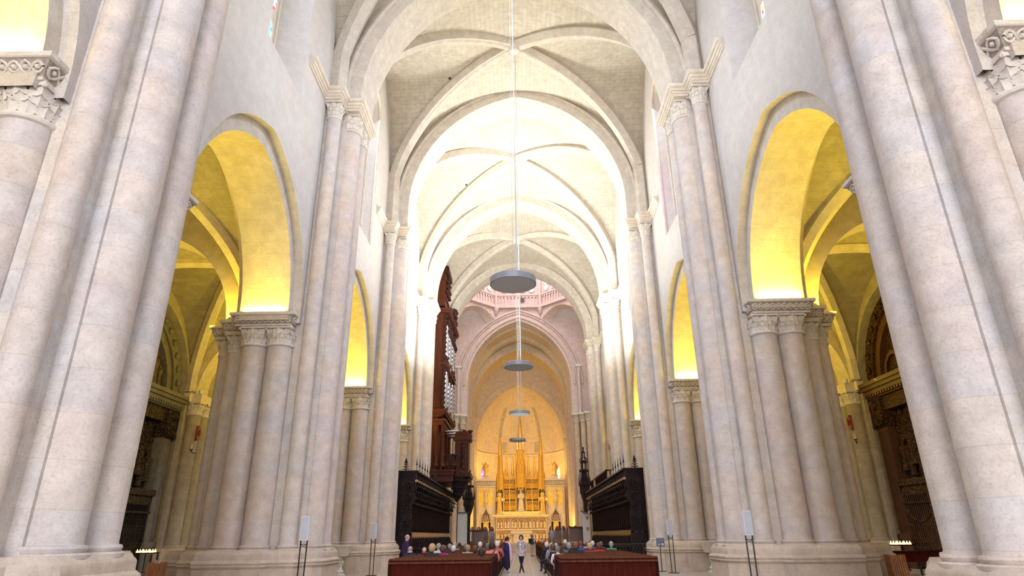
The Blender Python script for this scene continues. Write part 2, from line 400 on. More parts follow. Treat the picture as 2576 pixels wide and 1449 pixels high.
ords = {1: 'nearest pier, filling the {} edge of the picture', 2: 'second pier, twin shafts under a leafy arcade capital, on the {} of the nave',
        3: 'third pier on the {} of the nave, loudspeaker stand before it', 4: 'fourth pier on the {}, rising behind the choir stalls', 5: 'fifth pier on the {}, at the crossing arch', 0: ''}
PL = {(-1, 1): 'huge pale limestone clustered pier nearest the camera on the left side', (1, 1): 'huge pale limestone clustered pier nearest the camera on the right side',
      (-1, 2): 'pale clustered pier with acanthus arcade capitals, second along the left of the nave', (1, 2): 'pale clustered pier with interlaced arcade impost, second along the right of the nave',
      (-1, 3): 'pale clustered pier just before the left choir stalls, third on the left', (1, 3): 'pale clustered pier just before the right choir stalls, third on the right',
      (-1, 4): 'bright clustered pier rising behind the left choir stalls beside the organ', (1, 4): 'bright clustered pier rising behind the right choir stalls, fourth on the right',
      (-1, 5): 'clustered crossing pier hidden mostly by the organ case', (1, 5): 'clustered pier with dark-stained springer at the crossing, fifth on the right',
      (-1, 0): 'clustered pier behind the camera on the left', (1, 0): 'clustered pier behind the camera on the right'}
ZT = {(-1, 1): 1.56, (1, 1): 1.28}
for s in (-1, 1):
    for k in range(1, 6): pier(s, k, PL[(s, k)], ZT.get((s, k), 1.41), detail=k <= 4)

# ------------------------------------------------------------------ nave walls with arcade arches and clerestory windows
def win_loop(yc, hw, z0, z1, n=8):
    return [(yc - hw, z0), (yc + hw, z0)] + [(yc + hw * cos(pi * i / n), z1 - hw + hw * sin(pi * i / n)) for i in range(n + 1)]
M['glass_clear'] = glass('pale_leaded_glass', [(1, 1, 1), (.92, .96, 1), (1, .98, .92)], 4, 5)
M['glass_rose'] = glass('rose_and_violet_glass', [(1, .45, .95), (.9, .3, .9), (1, .55, .35), (1, .8, .95), (.75, .35, 1)], .6, 3.0)
M['glass_multi'] = glass('coloured_leaded_glass', [(.95, .6, .15), (.9, .15, .15), (.2, .3, 1), (.35, .9, .6), (.9, .95, 1), (.8, .5, 1)], 3.5, 2.2)
def bay_wall(s, k, win):
    y0, y1 = YP[s][k], YP[s][k + 1]; yc = (y0 + y1) / 2; L = y1 - y0
    X = lambda x: s * x
    mb = MB(); h2, h1 = ((4.22, 3.82) if k == 1 else (L / 2 - 1.7, L / 2 - 2.04))
    ya = yc if k != 1 else {-1: 17.25, 1: 16.7}[s]
    out = pt(h2, max(5.0, h2 * 1.05), 20, ya, ZA); inn = pt(h1, max(4.42, h1 * 1.04), 20, ya, ZA)
    if k == 1:
        jb = MB(); jb.box(*sorted((X(XO - .1), X(XI))), y0 + 1.4, ya - h1, 0, ZA + .3); struct(jb.build('wall_left' if s < 0 else 'wall_right', 'stone'))
    loops = [[(y0, ZA - .3)] + [(out[0][0], ZA - .3)] + out + [(out[-1][0], ZA - .3), (y1, ZA - .3), (y1, 30), (y0, 30)]]
    splay = None
    if win:
        wy, hw, z0, z1, hw2 = win
        wo = win_loop(wy, hw, z0, z1); loops.append(wo)
        wi = win_loop(wy, hw2, z0 + 1.4, z1 - (hw - hw2) * 1.2)
    mb.cur = 0; mb.tess(loops, lambda q: (X(XW), q[0], q[1]))
    def strip(a, b, xa, xb, cur):
        mb.cur = cur; d = [0]
        for i in range(1, len(a)): d.append(d[-1] + hypot(a[i][0] - a[i - 1][0], a[i][1] - a[i - 1][1]))
        mb.grid([[(X(xa), q[0], q[1]) for q in a], [(X(xb), q[0], q[1]) for q in b]], [[(xa, t) for t in d], [(xb, t) for t in d]])
    dn = lambda q: [(q[0][0], ZA - .3)] + q + [(q[-1][0], ZA - .3)]
    strip(dn(out), dn(out), XW, XO, 1); strip(dn(out), dn(inn), XO, XO, 1); strip(dn(inn), dn(inn), XO, XI, 2)
    strip(dn(inn), dn(out), XI, XI, 2); strip(dn(out), dn(out), XI, XA, 2)
    if win:
        strip(wo + wo[:1], wi + wi[:1], XW, XW + 1.15, 0)
    nm = 'wall_left' if s < 0 else 'wall_right'
    o = struct(mb.build(nm, ['wall', 'arch', 'soffit'], smooth=25))
    mb = MB(); mb.tess([[(y0, ZA - .3), (out[0][0], ZA - .3)] + out + [(out[-1][0], ZA - .3), (y1, ZA - .3), (y1, 16.5), (y0, 16.5)]], lambda q: (X(XA), q[0], q[1]))
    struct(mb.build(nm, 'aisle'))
    # hood line above the outer order
    if win:
        mb = MB(); mb.tess([wi], lambda q: (X(XW + 1.15), q[0], q[1]))
        g = mb.build('window_%d' % (k * 2 + (s > 0)), win_mat[(s, k)]); struct(g)
        fr = MB(); xx = XW + 1.13
        zt_ = z1 - (hw - hw2) * 1.2; zz = z0 + 1.4
        if k == 1:
            for yy in (wy - hw2, wy, wy + hw2): fr.box(X(xx) - .1, X(xx) + .1, yy - .09, yy + .09, zz, zt_)
            for sg in (-1, 1):
                cy = wy + sg * hw2 / 2; q = hw2 / 2
                fr.tess([[(cy - q, zz), (cy + q, zz), (cy + q, zt_), (cy - q, zt_)]] + [[(cy + q * .55 * cos(a), zq + .55 * sin(a)) if True else 0 for a in [2 * pi * i / 8 for i in range(8)]] for zq in [zz + .9 + 1.5 * j for j in range(int((zt_ - zz - 1) / 1.5))]], lambda q_: (X(xx - .04), q_[0], q_[1]))
        else:
            z = zz
            fr.box(X(xx) - .05, X(xx) + .05, wy - .03, wy + .03, zz, zt_)
            while z < zt_ - .3: fr.box(X(xx) - .03, X(xx) + .03, wy - hw2, wy + hw2, z, z + .04); z += 1.0
        fr.build('window_frame', 'mould' if k == 1 else 'lead', g)
        # beaded moulding round the opening
        if k >= 2:
            bd = MB(); path = [(X(XW - .02), q[0], q[1]) for q in wo[1:] + wo[:1]]
            bd.tube(path, .07, 6, caps=True); bd.build('bead_moulding', 'mould', g, smooth=True)
win_mat = {(-1, 1): 'glass_multi', (1, 1): 'glass_multi', (-1, 2): 'glass_clear', (1, 2): 'glass_rose', (-1, 3): 'glass_clear', (1, 3): 'glass_clear', (-1, 4): 'glass_clear', (1, 4): 'glass_clear'}
for s in (-1, 1):
    for k in range(0, 5):
        yc = (YP[s][k] + YP[s][k + 1]) / 2
        w = None
        if k == 1: w = (yc + .4, 1.6, 16.9, 26.5, 1.05)
        elif k >= 2: w = (yc + .1, 1.1, 16.4, 25.6, .45)
        bay_wall(s, k, w)

# ------------------------------------------------------------------ nave vault
APEX = [27.4, 27.4, 27.5, 28.75, 28.05, 27.3]; STILT = [.2, .2, .2, 1.5, .8, .3]
HS = 6.7
def prof(h, rise, t):
    c = max(0, (rise * rise - h * h) / (2 * h)); R = h + c
    return sqrt(max(0, R * R - (abs(t) * h + c) ** 2))
for k in range(1, 6):
    mb = MB(); rise = APEX[k] - ZN - STILT[k]
    def curve(off, n=28):
        h = HS + off; r = rise + off
        q = pt(h, r, n, 0, ZN + STILT[k]); return [(q[0][0], ZN)] + q + [(q[-1][0], ZN)]
    rows = []
    for off, dy in ((1.5, -1.02), (.0, -1.02), (0, 1.02), (1.5, 1.02)):
        rows.append([(x, yk(k, x) + dy, z) for x, z in curve(off)])
    c0 = curve(0); d = [0]
    for i in range(1, len(c0)): d.append(d[-1] + hypot(c0[i][0] - c0[i - 1][0], c0[i][1] - c0[i - 1][1]))
    mb.grid(rows, [[(w, t) for t in d] for w in (-2.5, -1.0, 1.0, 2.5)])
    # outer order: slim roll each side
    o = mb.build('trim_%d' % k, 'arch', smooth=25); struct(o)
    for sy in (-1, 1):
        m = MB(); q = curve(.66)
        m.tube([(x, yk(k, x) + sy * 1.05, z) for x, z in q], .12, 8, caps=False); m.build('arch_roll', 'arch', o, smooth=True)

NB = 24
for k in range(1, 5):
    web = MB(); a = XW; b = 1.0
    def P(u, w):
        Y0, Y1 = yk(k, u * a) + 1.0, yk(k + 1, u * a) - 1.0
        y = (Y0 + Y1) / 2 + w * (Y1 - Y0) / 2
        f = (w + 1) / 2; ap = (APEX[k] + .4) * (1 - f) + (APEX[k + 1] + .4) * f; st = STILT[k] * (1 - f) + STILT[k + 1] * f
        t = min(abs(u), abs(w)); rz = ap - ZN - st
        # blend so that the web meets each transverse arch
        z = ZN + st + prof(a, rz, t)
        return (u * a, y, z)
    for dirn in range(4):
        rows, uvs = [], []
        for i in range(-NB, NB + 1):
            t = i / NB; r_, u_ = [], []
            for j in range(9):
                q = abs(t) + (1 - abs(t)) * j / 8
                uw = ((t, q), (t, -q), (q, t), (-q, t))[dirn]; c = P(*uw); r_.append(c)
                u_.append((c[1] if dirn < 2 else c[0], t * 10.5 if abs(t) < .999 else t * 10.5))
            rows.append(r_); uvs.append(u_)
        web.grid(rows, uvs)
    o = struct(web.build('ceiling', 'vault', smooth=25))
    for sx in (-1, 1):
        for sw in (-1, 1):
            m = MB(); path = []
            for i in range(25):
                t = 1 - i / 24; t2 = sin(t * pi / 2) if True else t
                u = sx * t2 * .965; w = sw * t2 * .965; c = P(u, w); path.append((c[0], c[1], c[2] - .2))
            path.insert(0, (path[0][0], path[0][1], ZN))
            m.tube(path, .26, 10, caps=False); 
            m2 = [(x, y, z + .16) for x, y, z in path]
            m.tube(m2, .42, 6, caps=False)
            m.build('diagonal_rib', 'arch', o, smooth=True)
    c = P(0, 0); m = MB(); m.lathe([(.02, -.62), (.22, -.6), (.36, -.5), (.42, -.35), (.40, -.1), (.3, 0)], c[0], c[1], c[2], 16)
    for i in range(10):
        aa = 2 * pi * i / 10; m.ball((c[0] + .3 * cos(aa), c[1] + .3 * sin(aa), c[2] - .55), .09, 6)
    m.build('roof_boss', 'carve', o, smooth=True)
    # putlog holes
    for u, w in ((-.28, -.3), (.3, .25), (.42, -.35), (-.5, .4)) if k in (2, 3) else ():
        c = P(u, w); m = MB(); m.lathe([(0.001, -.03), (.09, -.03), (.1, .1)], c[0], c[1], c[2], 8); m.build('putlog_hole', 'lead', o)

# ------------------------------------------------------------------ floor
M['floor'] = stone('floor_flagstones', (.42, .40, .38), (.52, .42, .35), (.52, .50, .48), .56, .56, .016, mcol=(.95, .93, .88), mfac=.7, bump=.1, rough=.5, off=0, wobble=.1)
mb = MB(); mb.poly([(-24, -12, 0), (24, -12, 0), (24, 100, 0), (-24, 100, 0)]); struct(mb.build('floor', 'floor'))

# ------------------------------------------------------------------ aisles
def aisle(s):
    nm = 'wall_left' if s < 0 else 'wall_right'
    X = lambda x: s * x
    ends = (YP[s][0], YP[s][5] + 1)
    # outer wall with a chapel arch in bay 2
    y2, y3 = YP[s][2], YP[s][3]; cy = (y2 + y3) / 2 + 1.0
    arch = pt(4.2, 4.5, 16, cy, 9.0)
    loop = [(ends[0], 0), (cy - 4.2, 0), ] + arch + [(cy + 4.2, 0), (ends[1], 0), (ends[1], 16.5), (ends[0], 16.5)]
    mb = MB(); mb.tess([loop], lambda q: (X(XAW), q[0], q[1]))
    ar2 = [(cy - 4.2, 0)] + arch + [(cy + 4.2, 0)]
    mb.grid([[(X(XAW), y, z) for y, z in ar2], [(X(XAW + 1.0), y, z) for y, z in ar2]])
    struct(mb.build(nm, 'aisle', smooth=25))
    for k in range(0, 5):
        y0, y1 = YP[s][k], YP[s][k + 1]
        a, xm = (XAW - XA) / 2, (XAW + XA) / 2; ap = 14.7
        def P(u, w):
            y = (y0 + y1) / 2 + w * ((y1 - y0) / 2 - .5); t = min(abs(u), abs(w))
            return (X(xm + u * a), y, ZA + prof(a, ap - ZA, t))
        web = MB()
        for dirn in range(4):
            rows, uvs = [], []
            for i in range(-16, 17):
                t = i / 16; r_, u_ = [], []
                for j in range(7):
                    q = abs(t) + (1 - abs(t)) * j / 6; uw = ((t, q), (t, -q), (q, t), (-q, t))[dirn]; c = P(*uw)
                    r_.append(c); u_.append((c[1] if dirn < 2 else c[0], t * 6.4))
                rows.append(r_); uvs.append(u_)
            web.grid(rows, uvs)
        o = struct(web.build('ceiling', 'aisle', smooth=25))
        for sx in (-1, 1):
            for sw in (-1, 1):
                m = MB(); path = []
                for i in range(17):
                    t2 = sin((1 - i / 16) * pi / 2) * .97; c = P(sx * t2, sw * t2); path.append((c[0], c[1], c[2] - .1))
                path.insert(0, (path[0][0], path[0][1], ZA)); m.tube(path, .16, 8, caps=False); m.tube([(x, y, z + .12) for x, y, z in path], .3, 6, caps=False)
                m.build('diagonal_rib', 'soffit', o, smooth=True)
    for k in range(1, 6):
        yc = YP[s][k]; h = (XAW - .45 - 11.2) / 2; xm = (XAW - .45 + 11.2) / 2
        q = pt(h, 4.0, 16, xm, ZA); c = [(q[0][0], ZA)] + q + [(q[-1][0], ZA)]
        q2 = pt(h + 1.9, 6.2, 16, xm, ZA); c2 = [(q2[0][0], ZA)] + q2 + [(q2[-1][0], ZA)]
        mb = MB(); mb.grid([[(X(x), yc - .6, z) for x, z in c2], [(X(x), yc - .6, z) for x, z in c], [(X(x), yc + .6, z) for x, z in c], [(X(x), yc + .6, z) for x, z in c2]],
                           [[(w, i * .45) for i in range(len(c))] for w in (-1.4, -.6, .6, 1.4)])
        struct(mb.build('trim_%d' % (10 + k), 'soffit', smooth=25))
        # wall respond: two slim shafts, one stout, capital, impost and plinth
        lab = {(-1, 3): 'half pier with a red cross disc on the aisle wall beside the painted chapel', (1, 3): 'half pier with a red cross disc on the aisle wall beside the brown wooden chapel'}.get((s, k))
        r = empty('wall_respond', lab or 'half pier against the %s aisle wall behind the %s nave pier' % ('left' if s < 0 else 'right', {1: 'nearest', 2: 'second', 4: 'fourth', 5: 'crossing'}[k] if k != 3 else ''), 'half pier', (X(XAW), yc, 0))
        T = lambda cc: (X(cc[0]), cc[1], cc[2])
        m = MB(); m.T = T; m.prism([(.05, -1.15), (-.35, -1.15), (-.35, -.95), (-.6, -.9), (-.95, -.6), (-.95, .6), (-.6, .9), (-.35, .95), (-.35, 1.15), (.05, 1.15)], 0, 1.25); m.build('plinth', 'plinth', r)
        m = MB(); m.T = T; m.prism([(.05, -1.0), (-.15, -1.0), (-.15, -.6), (-.3, -.6), (-.3, .6), (-.15, .6), (-.15, 1.0), (.05, 1.0)], 1.2, ZA); m.build('pier_core', 'aisle', r)
        for yy, xx, rr in ((-.36, -.42, .36), (.36, -.42, .36)):
            m = MB(); m.T = T; m.lathe([(rr * 1.4, 1.2), (rr * 1.35, 1.3), (rr * 1.1, 1.36), (rr, 1.42)] + [(rr, 1.42 + (8.1 - 1.42) * i / 4) for i in range(1, 5)], xx, yy, 0, 20); m.build('column_shaft', 'aisle', r, smooth=True)
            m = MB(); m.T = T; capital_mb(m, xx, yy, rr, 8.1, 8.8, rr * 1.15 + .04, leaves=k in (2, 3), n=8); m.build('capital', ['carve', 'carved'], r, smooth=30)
        m = MB(); m.T = T; m.sweep([(o_, z + ZA) for o_, z in [(0, -.46), (.05, -.46), (.07, -.36), (.05, -.33), (.13, -.3), (.14, -.2), (.2, -.17), (.22, -.02), (.22, 0), (0, 0)]], [(0, -1.05), (-.35, -1.05), (-.35, -.75), (-.85, -.75), (-.85, .75), (-.35, .75), (-.35, 1.05), (0, 1.05)], -1 if False else 1); 
        m.prism([(0, -1.05), (-.35, -1.05), (-.35, -.75), (-.85, -.75), (-.85, .75), (-.35, .75), (-.35, 1.05), (0, 1.05)], ZA - .46, ZA - .002)
        m.build('impost', 'mould', r, smooth=40)
for s in (-1, 1):
    aisle(s)
    m = MB(); m.poly([(s * XA, -3, 0), (s * (XAW + .1), -3, 0), (s * (XAW + .1), -3, 17), (s * XA, -3, 17)]); struct(m.build('wall_front', 'aisle'))
# ------------------------------------------------------------------ crossing, chancel, apse
M['pinkstone'] = stone('crossing_stone', (.66, .55, .49), (.60, .50, .46), (.62, .53, .49), .8, .4, .01, mfac=.4, bump=.2)
M['stain'] = plain('weathered_stone_trace', (.40, .34, .26), .95, var=.2, scale=2)
YE = 75.0
def panel(name, loops, to3, mat): 
    m = MB(); m.tess(loops, to3); return struct(m.build(name, mat, smooth=25))
# side walls of the crossing, with transept arches
for s in (-1, 1):
    a = pt(5.2, 6.8, 14, 68, 19.2)
    panel('wall_left' if s < 0 else 'wall_right', [[(61, 0), (62.8, 0), (62.8, 19.2)] + a[1:-1] + [(73.2, 19.2), (73.2, 0), (YE, 0), (YE, 29.6), (61, 29.6)]], lambda q, s=s: (s * 8.4, q[0], q[1]), 'pinkstone')
    m = MB(); m.poly([(s * 15, 60, 0), (s * 15, 77, 0), (s * 15, 77, 30), (s * 15, 60, 30)]); struct(m.build('wall_left' if s < 0 else 'wall_right', 'pinkstone'))
# east wall of the crossing with the chancel arch
HE, ZS, AE = 6.3, 18.7, 26.9
q = pt(HE, AE - ZS, 24, .05, ZS); full = [(q[0][0], 0)] + q + [(q[-1][0], 0)]
panel('wall_back', [[(-8.4, 0)] + full + [(8.4, 0), (8.4, 29.6), (-8.4, 29.6)]], lambda c: (c[0], YE, c[1]), 'pinkstone')
m = MB(); d = [i * .55 for i in range(len(full))]
m.grid([[(x, YE, z) for x, z in full], [(x, YE + 2.0, z) for x, z in full]], [[(0, t) for t in d], [(2, t) for t in d]])
tr = m.build('trim_5', 'arch', smooth=25); struct(tr)
for off, r in ((.45, .13), (1.05, .1), (1.35, .16)):
    m = MB(); c = pt(HE + off, AE - ZS + off, 24, .05, ZS); m.tube([(x, YE - .06, z) for x, z in c], r, 8, caps=False); m.build('arch_roll', 'pinkstone', tr, smooth=True)
# stepped barrel of the chancel
def barrel(y0, y1, h, zs, ap, mat, nm='ceiling', face=0):
    c = pt(h, ap - zs, 22, .05, zs); c = [(c[0][0], 0)] + c + [(c[-1][0], 0)]
    L = [0]
    for i in range(1, len(c)): L.append(L[-1] + hypot(c[i][0] - c[i - 1][0], c[i][1] - c[i - 1][1]))
    m = MB(); m.grid([[(x, y0, z) for x, z in c], [(x, y1, z) for x, z in c]], [[(y0, t) for t in L], [(y1, t) for t in L]])
    if face:
        c2 = pt(h + face, ap - zs + face, 22, .05, zs); c2 = [(c2[0][0], 0)] + c2 + [(c2[-1][0], 0)]
        m.grid([[(x, y0, z) for x, z in c], [(x, y0, z) for x, z in c2]], [[(0, t) for t in L], [(face, t) for t in L]])
    return struct(m.build(nm, mat, smooth=25))
barrel(77, 82, 6.35, 18.7, 26.5, 'apse', face=1.2)
barrel(79.6, 80.8, 6.12, 18.5, 26.0, 'apse', 'trim_6', 1.0)
barrel(82, 88, 6.2, 18.0, 25.3, 'apse', face=1.6)
barrel(81.85, 83, 5.95, 18.0, 24.95, 'apse', 'trim_7', .9)
# apse arch wall
HA, ZAp, AA = 6.0, 13.6, 21.6
q = pt(HA, AA - ZAp, 20, .05, ZAp); full = [(q[0][0], 0)] + q + [(q[-1][0], 0)]
panel('wall_back', [[(-6.8, 0)] + full + [(6.9, 0), (6.9, 26), (-6.8, 26)]], lambda c: (c[0], 88, c[1]), 'apse')
m = MB(); c = pt(HA + .05, AA - ZAp + .05, 20, .05, ZAp); m.grid([[(x, 87.9, z) for x, z in c], [(x + (.6 if x > 0 else -.6) * min(1, abs(x) / 3), 87.9, z + .6) for x, z in c]], [[(0, i * .5) for i in range(len(c))], [(.7, i * .5) for i in range(len(c))]])
struct(m.build('trim_8', 'apse'))
# semi-dome and apse wall
R, rise = 6.0, AA - ZAp
half = [p_ for p_ in pt(R, rise, 18, 0, ZAp) if p_[0] >= -1e-6][::-1]
half = sorted(set([(max(0.001, x), z) for x, z in half]), key=lambda t: t[1])
m = MB(); rows = []; uv = []
for x, z in [(R, 0), (R, 4), (R, 8), (R, 12)] + half:
    rows.append([(.05 + x * cos(pi * i / 32), 88 + x * sin(pi * i / 32), z) for i in range(33)]); uv.append([(R * pi * i / 32, z * 1.1) for i in range(33)])
m.grid(rows, uv); struct(m.build('wall_back', 'apse', smooth=25))
def on_apse(a, z, r=R): return (.05 + r * cos(a), 88 + r * sin(a), z)
m = MB(); m.sweep([(0, 12.3), (.12, 12.4), (.15, 12.6), (0, 12.7)], [(.05 + (R - .01) * cos(pi * i / 32), 88 + (R - .01) * sin(pi * i / 32)) for i in range(33)], -1); struct(m.build('trim_9', 'apse'))
# dark traces of lost ribs on the semi-dome
for sx in (-1, 1):
    m = MB(); a0 = pi / 2 - sx * .52; rows = []
    for x, z in [(R, 9.5), (R, 11), (R, 12.5)] + [h for h in half if h[1] < 19.2]:
        rr = x - .03; w = .24; rows.append([(.05 + rr * cos(a0 + sg * w / max(rr, 2)), 88 + rr * sin(a0 + sg * w / max(rr, 2)), z) for sg in (-1, 1)])
    m.grid(rows); struct(m.build('trim_10', 'stain'))
# blind niches and stained windows of the apse
M['glass_violet'] = glass('violet_apse_glass', [(.65, .15, .9), (.85, .5, 1), (.5, .1, .85), (.9, .8, 1)], 3, 4)
M['glass_green'] = glass('green_apse_glass', [(.9, 1, .85), (.45, .8, .25), (.6, .3, .9), (1, 1, .8)], 3, 4)
M['glass_mixed'] = glass('mixed_apse_glass', [(.95, .9, .5), (.3, .7, .5), (.9, .3, .3), (.4, .4, .9)], 3, 3.5)
def curved_win(name, a, hw, z0, z1, mat, r, parent=None):
    m = MB(); n = 6; rows = []
    for i in range(9):
        z = z0 + (z1 - z0) * i / 8; w = hw if z < z1 - hw else sqrt(max(0, hw * hw - (z - z1 + hw) ** 2))
        rows.append([on_apse(a + w * (-1 + 2 * j / 4) / R, z, r) for j in range(5)])
    m.grid(rows); o = m.build(name, mat, parent)
    if parent is None: struct(o)
    return o
k_ = 30
for a, mt in ((pi / 2 + 1.1, 'glass_violet'), (pi / 2 - 1.1, 'glass_green')):
    o = curved_win('window_%d' % k_, a, .34, 8.2, 10.6, mt, R - .06); k_ += 1
for a in (-.9, -.42, .42, .9):
    o = curved_win('window_%d' % k_, pi / 2 + a, .42, 12.85, 15.4, 'pinkstone' if abs(a) > .6 else 'stain', R - .05); k_ += 1
o = curved_win('window_%d' % k_, pi / 2, .45, 11.6, 15.4, 'glass_mixed', R - .06)

# octagonal lantern
AP = 6.9; CY = 68.0; S8 = AP * math.tan(pi / 8)
M['roundel'] = plain('bright_roundel_glass', (.9, .8, .95), .4, emit=(1, .72, 1), es=9)
M['roundel2'] = plain('white_roundel_glass', (.9, .9, .9), .4, emit=(1, .95, .8), es=9)
for i in range(8):
    a = pi / 2 + i * pi / 4; ca, sa = cos(a), sin(a)
    def to3(c, ca=ca, sa=sa): return (.05 + AP * ca - c[0] * sa, CY + AP * sa + c[0] * ca, c[1])
    if i in (3, 4, 5): pass
    hole = [[(.45 * cos(2 * pi * j / 10), .45 * sin(2 * pi * j / 10)) for j in range(10)]]
    m = MB(); m.tess([[(-S8, 28.65), (S8, 28.65), (S8, 38), (-S8, 38)]], to3)
    o = struct(m.build('wall_back' if i == 0 else 'wall_side', 'pinkstone'))
    # blind arcade band
    m = MB(); n = 11
    for j in range(n):
        x0 = -S8 + .35 + (2 * S8 - .7) * j / n; w = (2 * S8 - .7) / n
        arch = [(x0 + w * .14, 29.10)] + [(x0 + w / 2 - w * .36 * cos(pi * t / 6), 29.70 + .35 * sin(pi * t / 6)) for t in range(7)] + [(x0 + w * .86, 29.10)]
        m.tess([[(x0, 29.05), (x0 + w, 29.05), (x0 + w, 30.20), (x0, 30.20)], arch[::-1]], lambda c, ca=ca, sa=sa: (.05 + (AP - .12) * ca - c[0] * sa, CY + (AP - .12) * sa + c[0] * ca, c[1]))
    m.T = None
    m.build('blind_arcade', 'pinkstone', o)
    m = MB(); m.sweep([(0, z) for z in (0,)], [(0, 0), (1, 0)]) if False else None
    for z0, z1, pr in ((28.55, 28.75, .28), (28.75, 29.00, .18), (30.20, 30.40, .2)):
        b = [(-S8 - .1, pr), (S8 + .1, pr), (S8 + .1, -.1), (-S8 - .1, -.1)]
        P3 = lambda c, z, ca=ca, sa=sa: (.05 + (AP - c[1]) * ca - c[0] * sa, CY + (AP - c[1]) * sa + c[0] * ca, z)
        lo = [P3(c, z0) for c in b]; hi = [P3(c, z1) for c in b]
        m.grid([lo + lo[:1], hi + hi[:1]]); m.poly(lo); m.poly(hi)
    m.build('cornice', 'pinkstone', o)
    # roundel lights, four columns
    if i in (7, 0, 1):
        for cx in (-1.75, -.6, .6, 1.75):
            for row in range(3):
                m = MB(); cz = 31.00 + row * .78
                m.poly([to3((cx + .3 * cos(2 * pi * j / 12), cz + .3 * sin(2 * pi * j / 12))) for j in range(12)])
                m.T = lambda c: (c[0] - ca * .03, c[1] - sa * .03, c[2])
                m.v = [(x - ca * .05, y - sa * .05, z) for x, y, z in m.v]
                m.build('roundel_pane', 'roundel' if (row + int(cx * 2)) % 3 else 'roundel2', o)
                r_ = MB(); r_.T = None
                r_.tube([(lambda c: (c[0] - ca * .08, c[1] - sa * .08, c[2]))(to3((cx + .36 * cos(2 * pi * j / 12), cz + .36 * sin(2 * pi * j / 12)))) for j in range(12)], .06, 5, closed=True); r_.build('roundel_ring', 'pinkstone', o)
    if i == 0:
        m = MB(); m.box(.4, .85, CY + AP - .2, CY + AP - .1, 29.35, 29.85); m.build('dark_opening', 'lead', o)
    # corner shaft and corbel
    ac = a + pi / 8; rc = AP / cos(pi / 8) - .15
    m = MB(); m.lathe([(.02, 27.65), (.15, 27.75), (.34, 28.25), (.36, 28.65), (.22, 28.75), (.2, 38)], .05 + rc * cos(ac), CY + rc * sin(ac), 0, 10); m.build('corner_shaft', 'pinkstone', o, smooth=True)
    # squinch below the diagonal sides
    if i in (1, 7):
        seg = [(-S8 * 1.06 + 2 * S8 * 1.06 * t / 12, 26.7 + 1.45 * sin(pi * t / 12) ** .8) for t in range(13)]
        m = MB(); m.tess([[(-S8, 28.65)] + seg + [(S8, 28.65)]], to3)
        inner = [(.05 + (AP + .9) * ca - x * .7 * sa, CY + (AP + .9) * sa + x * .7 * ca, z - .3) for x, z in seg]
        m.grid([[to3(c) for c in seg], inner]); m.build('squinch', 'pinkstone', o)
m = MB(); m.poly([(.05 + 7.4 * cos(2 * pi * (j + .5) / 8), CY + 7.4 * sin(2 * pi * (j + .5) / 8), 38) for j in range(8)]); struct(m.build('ceiling', 'pinkstone'))

# shafts on the crossing's eastern piers and in the chancel
def wall_shaft(label, x, y, r, z0, z1, parent=None, mat='apse', leaves=True):
    root = empty('engaged_column', label, 'column', (x, y, 0))
    m = MB(); m.lathe([(r * 1.4, z0), (r * 1.4, z0 + .3), (r * 1.1, z0 + .45), (r, z0 + .5), (r, (z0 + z1) / 2), (r, z1)], 0, 0, 0, 18); m.build('column_shaft', mat, root, smooth=True)
    m = MB(); capital_mb(m, 0, 0, r, z1, z1 + r * 2.4, r * 1.35, leaves=leaves, n=8, tier=2); m.build('capital', ['carve', 'carved'], root, smooth=30)
    m = MB(); b = r * 1.7; m.prism([(-b, -b), (b, -b), (b, b), (-b, b)], z1 + r * 2.4, z1 + r * 2.4 + .22); m.build('impost', 'mould', root)
for s, side in ((-1, 'left'), (1, 'right')):
    for j, (x, y, r, z1, nm) in enumerate([(7.3, 74.7, .2, 20.3, 'slim high column in the %s corner of the pink crossing wall'), (6.75, 74.3, .36, 13.9, 'stout column at the %s side of the chancel arch, innermost of three'), (7.45, 73.6, .34, 13.9, 'stout column at the %s side of the chancel arch, middle of three'), (8.05, 72.9, .34, 13.9, 'stout column at the %s side of the chancel arch, outermost of three'),
                                            (6.3, 82.6, .36, 12.4, 'golden lit column flanking the altarpiece on the %s')]):
        wall_shaft(nm % side, s * x, y, r, .0, z1, mat='pinkstone' if j == 0 else 'apse')
# sanctuary floor, raised by steps
m = MB()
for i in range(5): m.box(-6.8, 6.9, 70 + i * .5, 95, i * .16, (i + 1) * .16)
struct(m.build('floor', 'apse'))

# ------------------------------------------------------------------ altarpiece
M['gold'] = plain('gilded_carving', (.70, .38, .045), .42, .35, var=.45, scale=14, bump=.9, bscale=26)
M['goldp'] = plain('gilded_wood', (.85, .52, .12), .4, .4, var=.3, scale=9)
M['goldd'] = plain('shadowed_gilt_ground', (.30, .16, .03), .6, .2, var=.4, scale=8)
M['alab'] = plain('alabaster_relief', (.66, .52, .32), .6, var=.4, scale=12, bump=.9, bscale=24)
M['alabp'] = plain('pale_alabaster', (.64, .53, .38), .6, var=.2, scale=7, bump=.4, bscale=20)
M['dark'] = plain('dark_opening', (.012, .01, .008), .9)
M['yellowp'] = plain('yellow_lit_plaster', (.85, .58, .10), .8, var=.15, scale=2)
def fig(mb, x, y, z, h, rnd=random, lean=0):
    """small carved draped figure, one closed form"""
    w = h * .17
    mb.lathe([(w * 1.1, 0), (w * 1.0, h * .08), (w * .8, h * .45), (w * 1.05, h * .68), (w * .95, h * .78), (w * .35, h * .84), (w * .42, h * .88), (w * .5, h * .93), (w * .4, h * .98), (.005, h)], x, y, z, 8)
    mb.ball((x + lean * w, y - w * .7, z + h * .6), w * .45, 6)
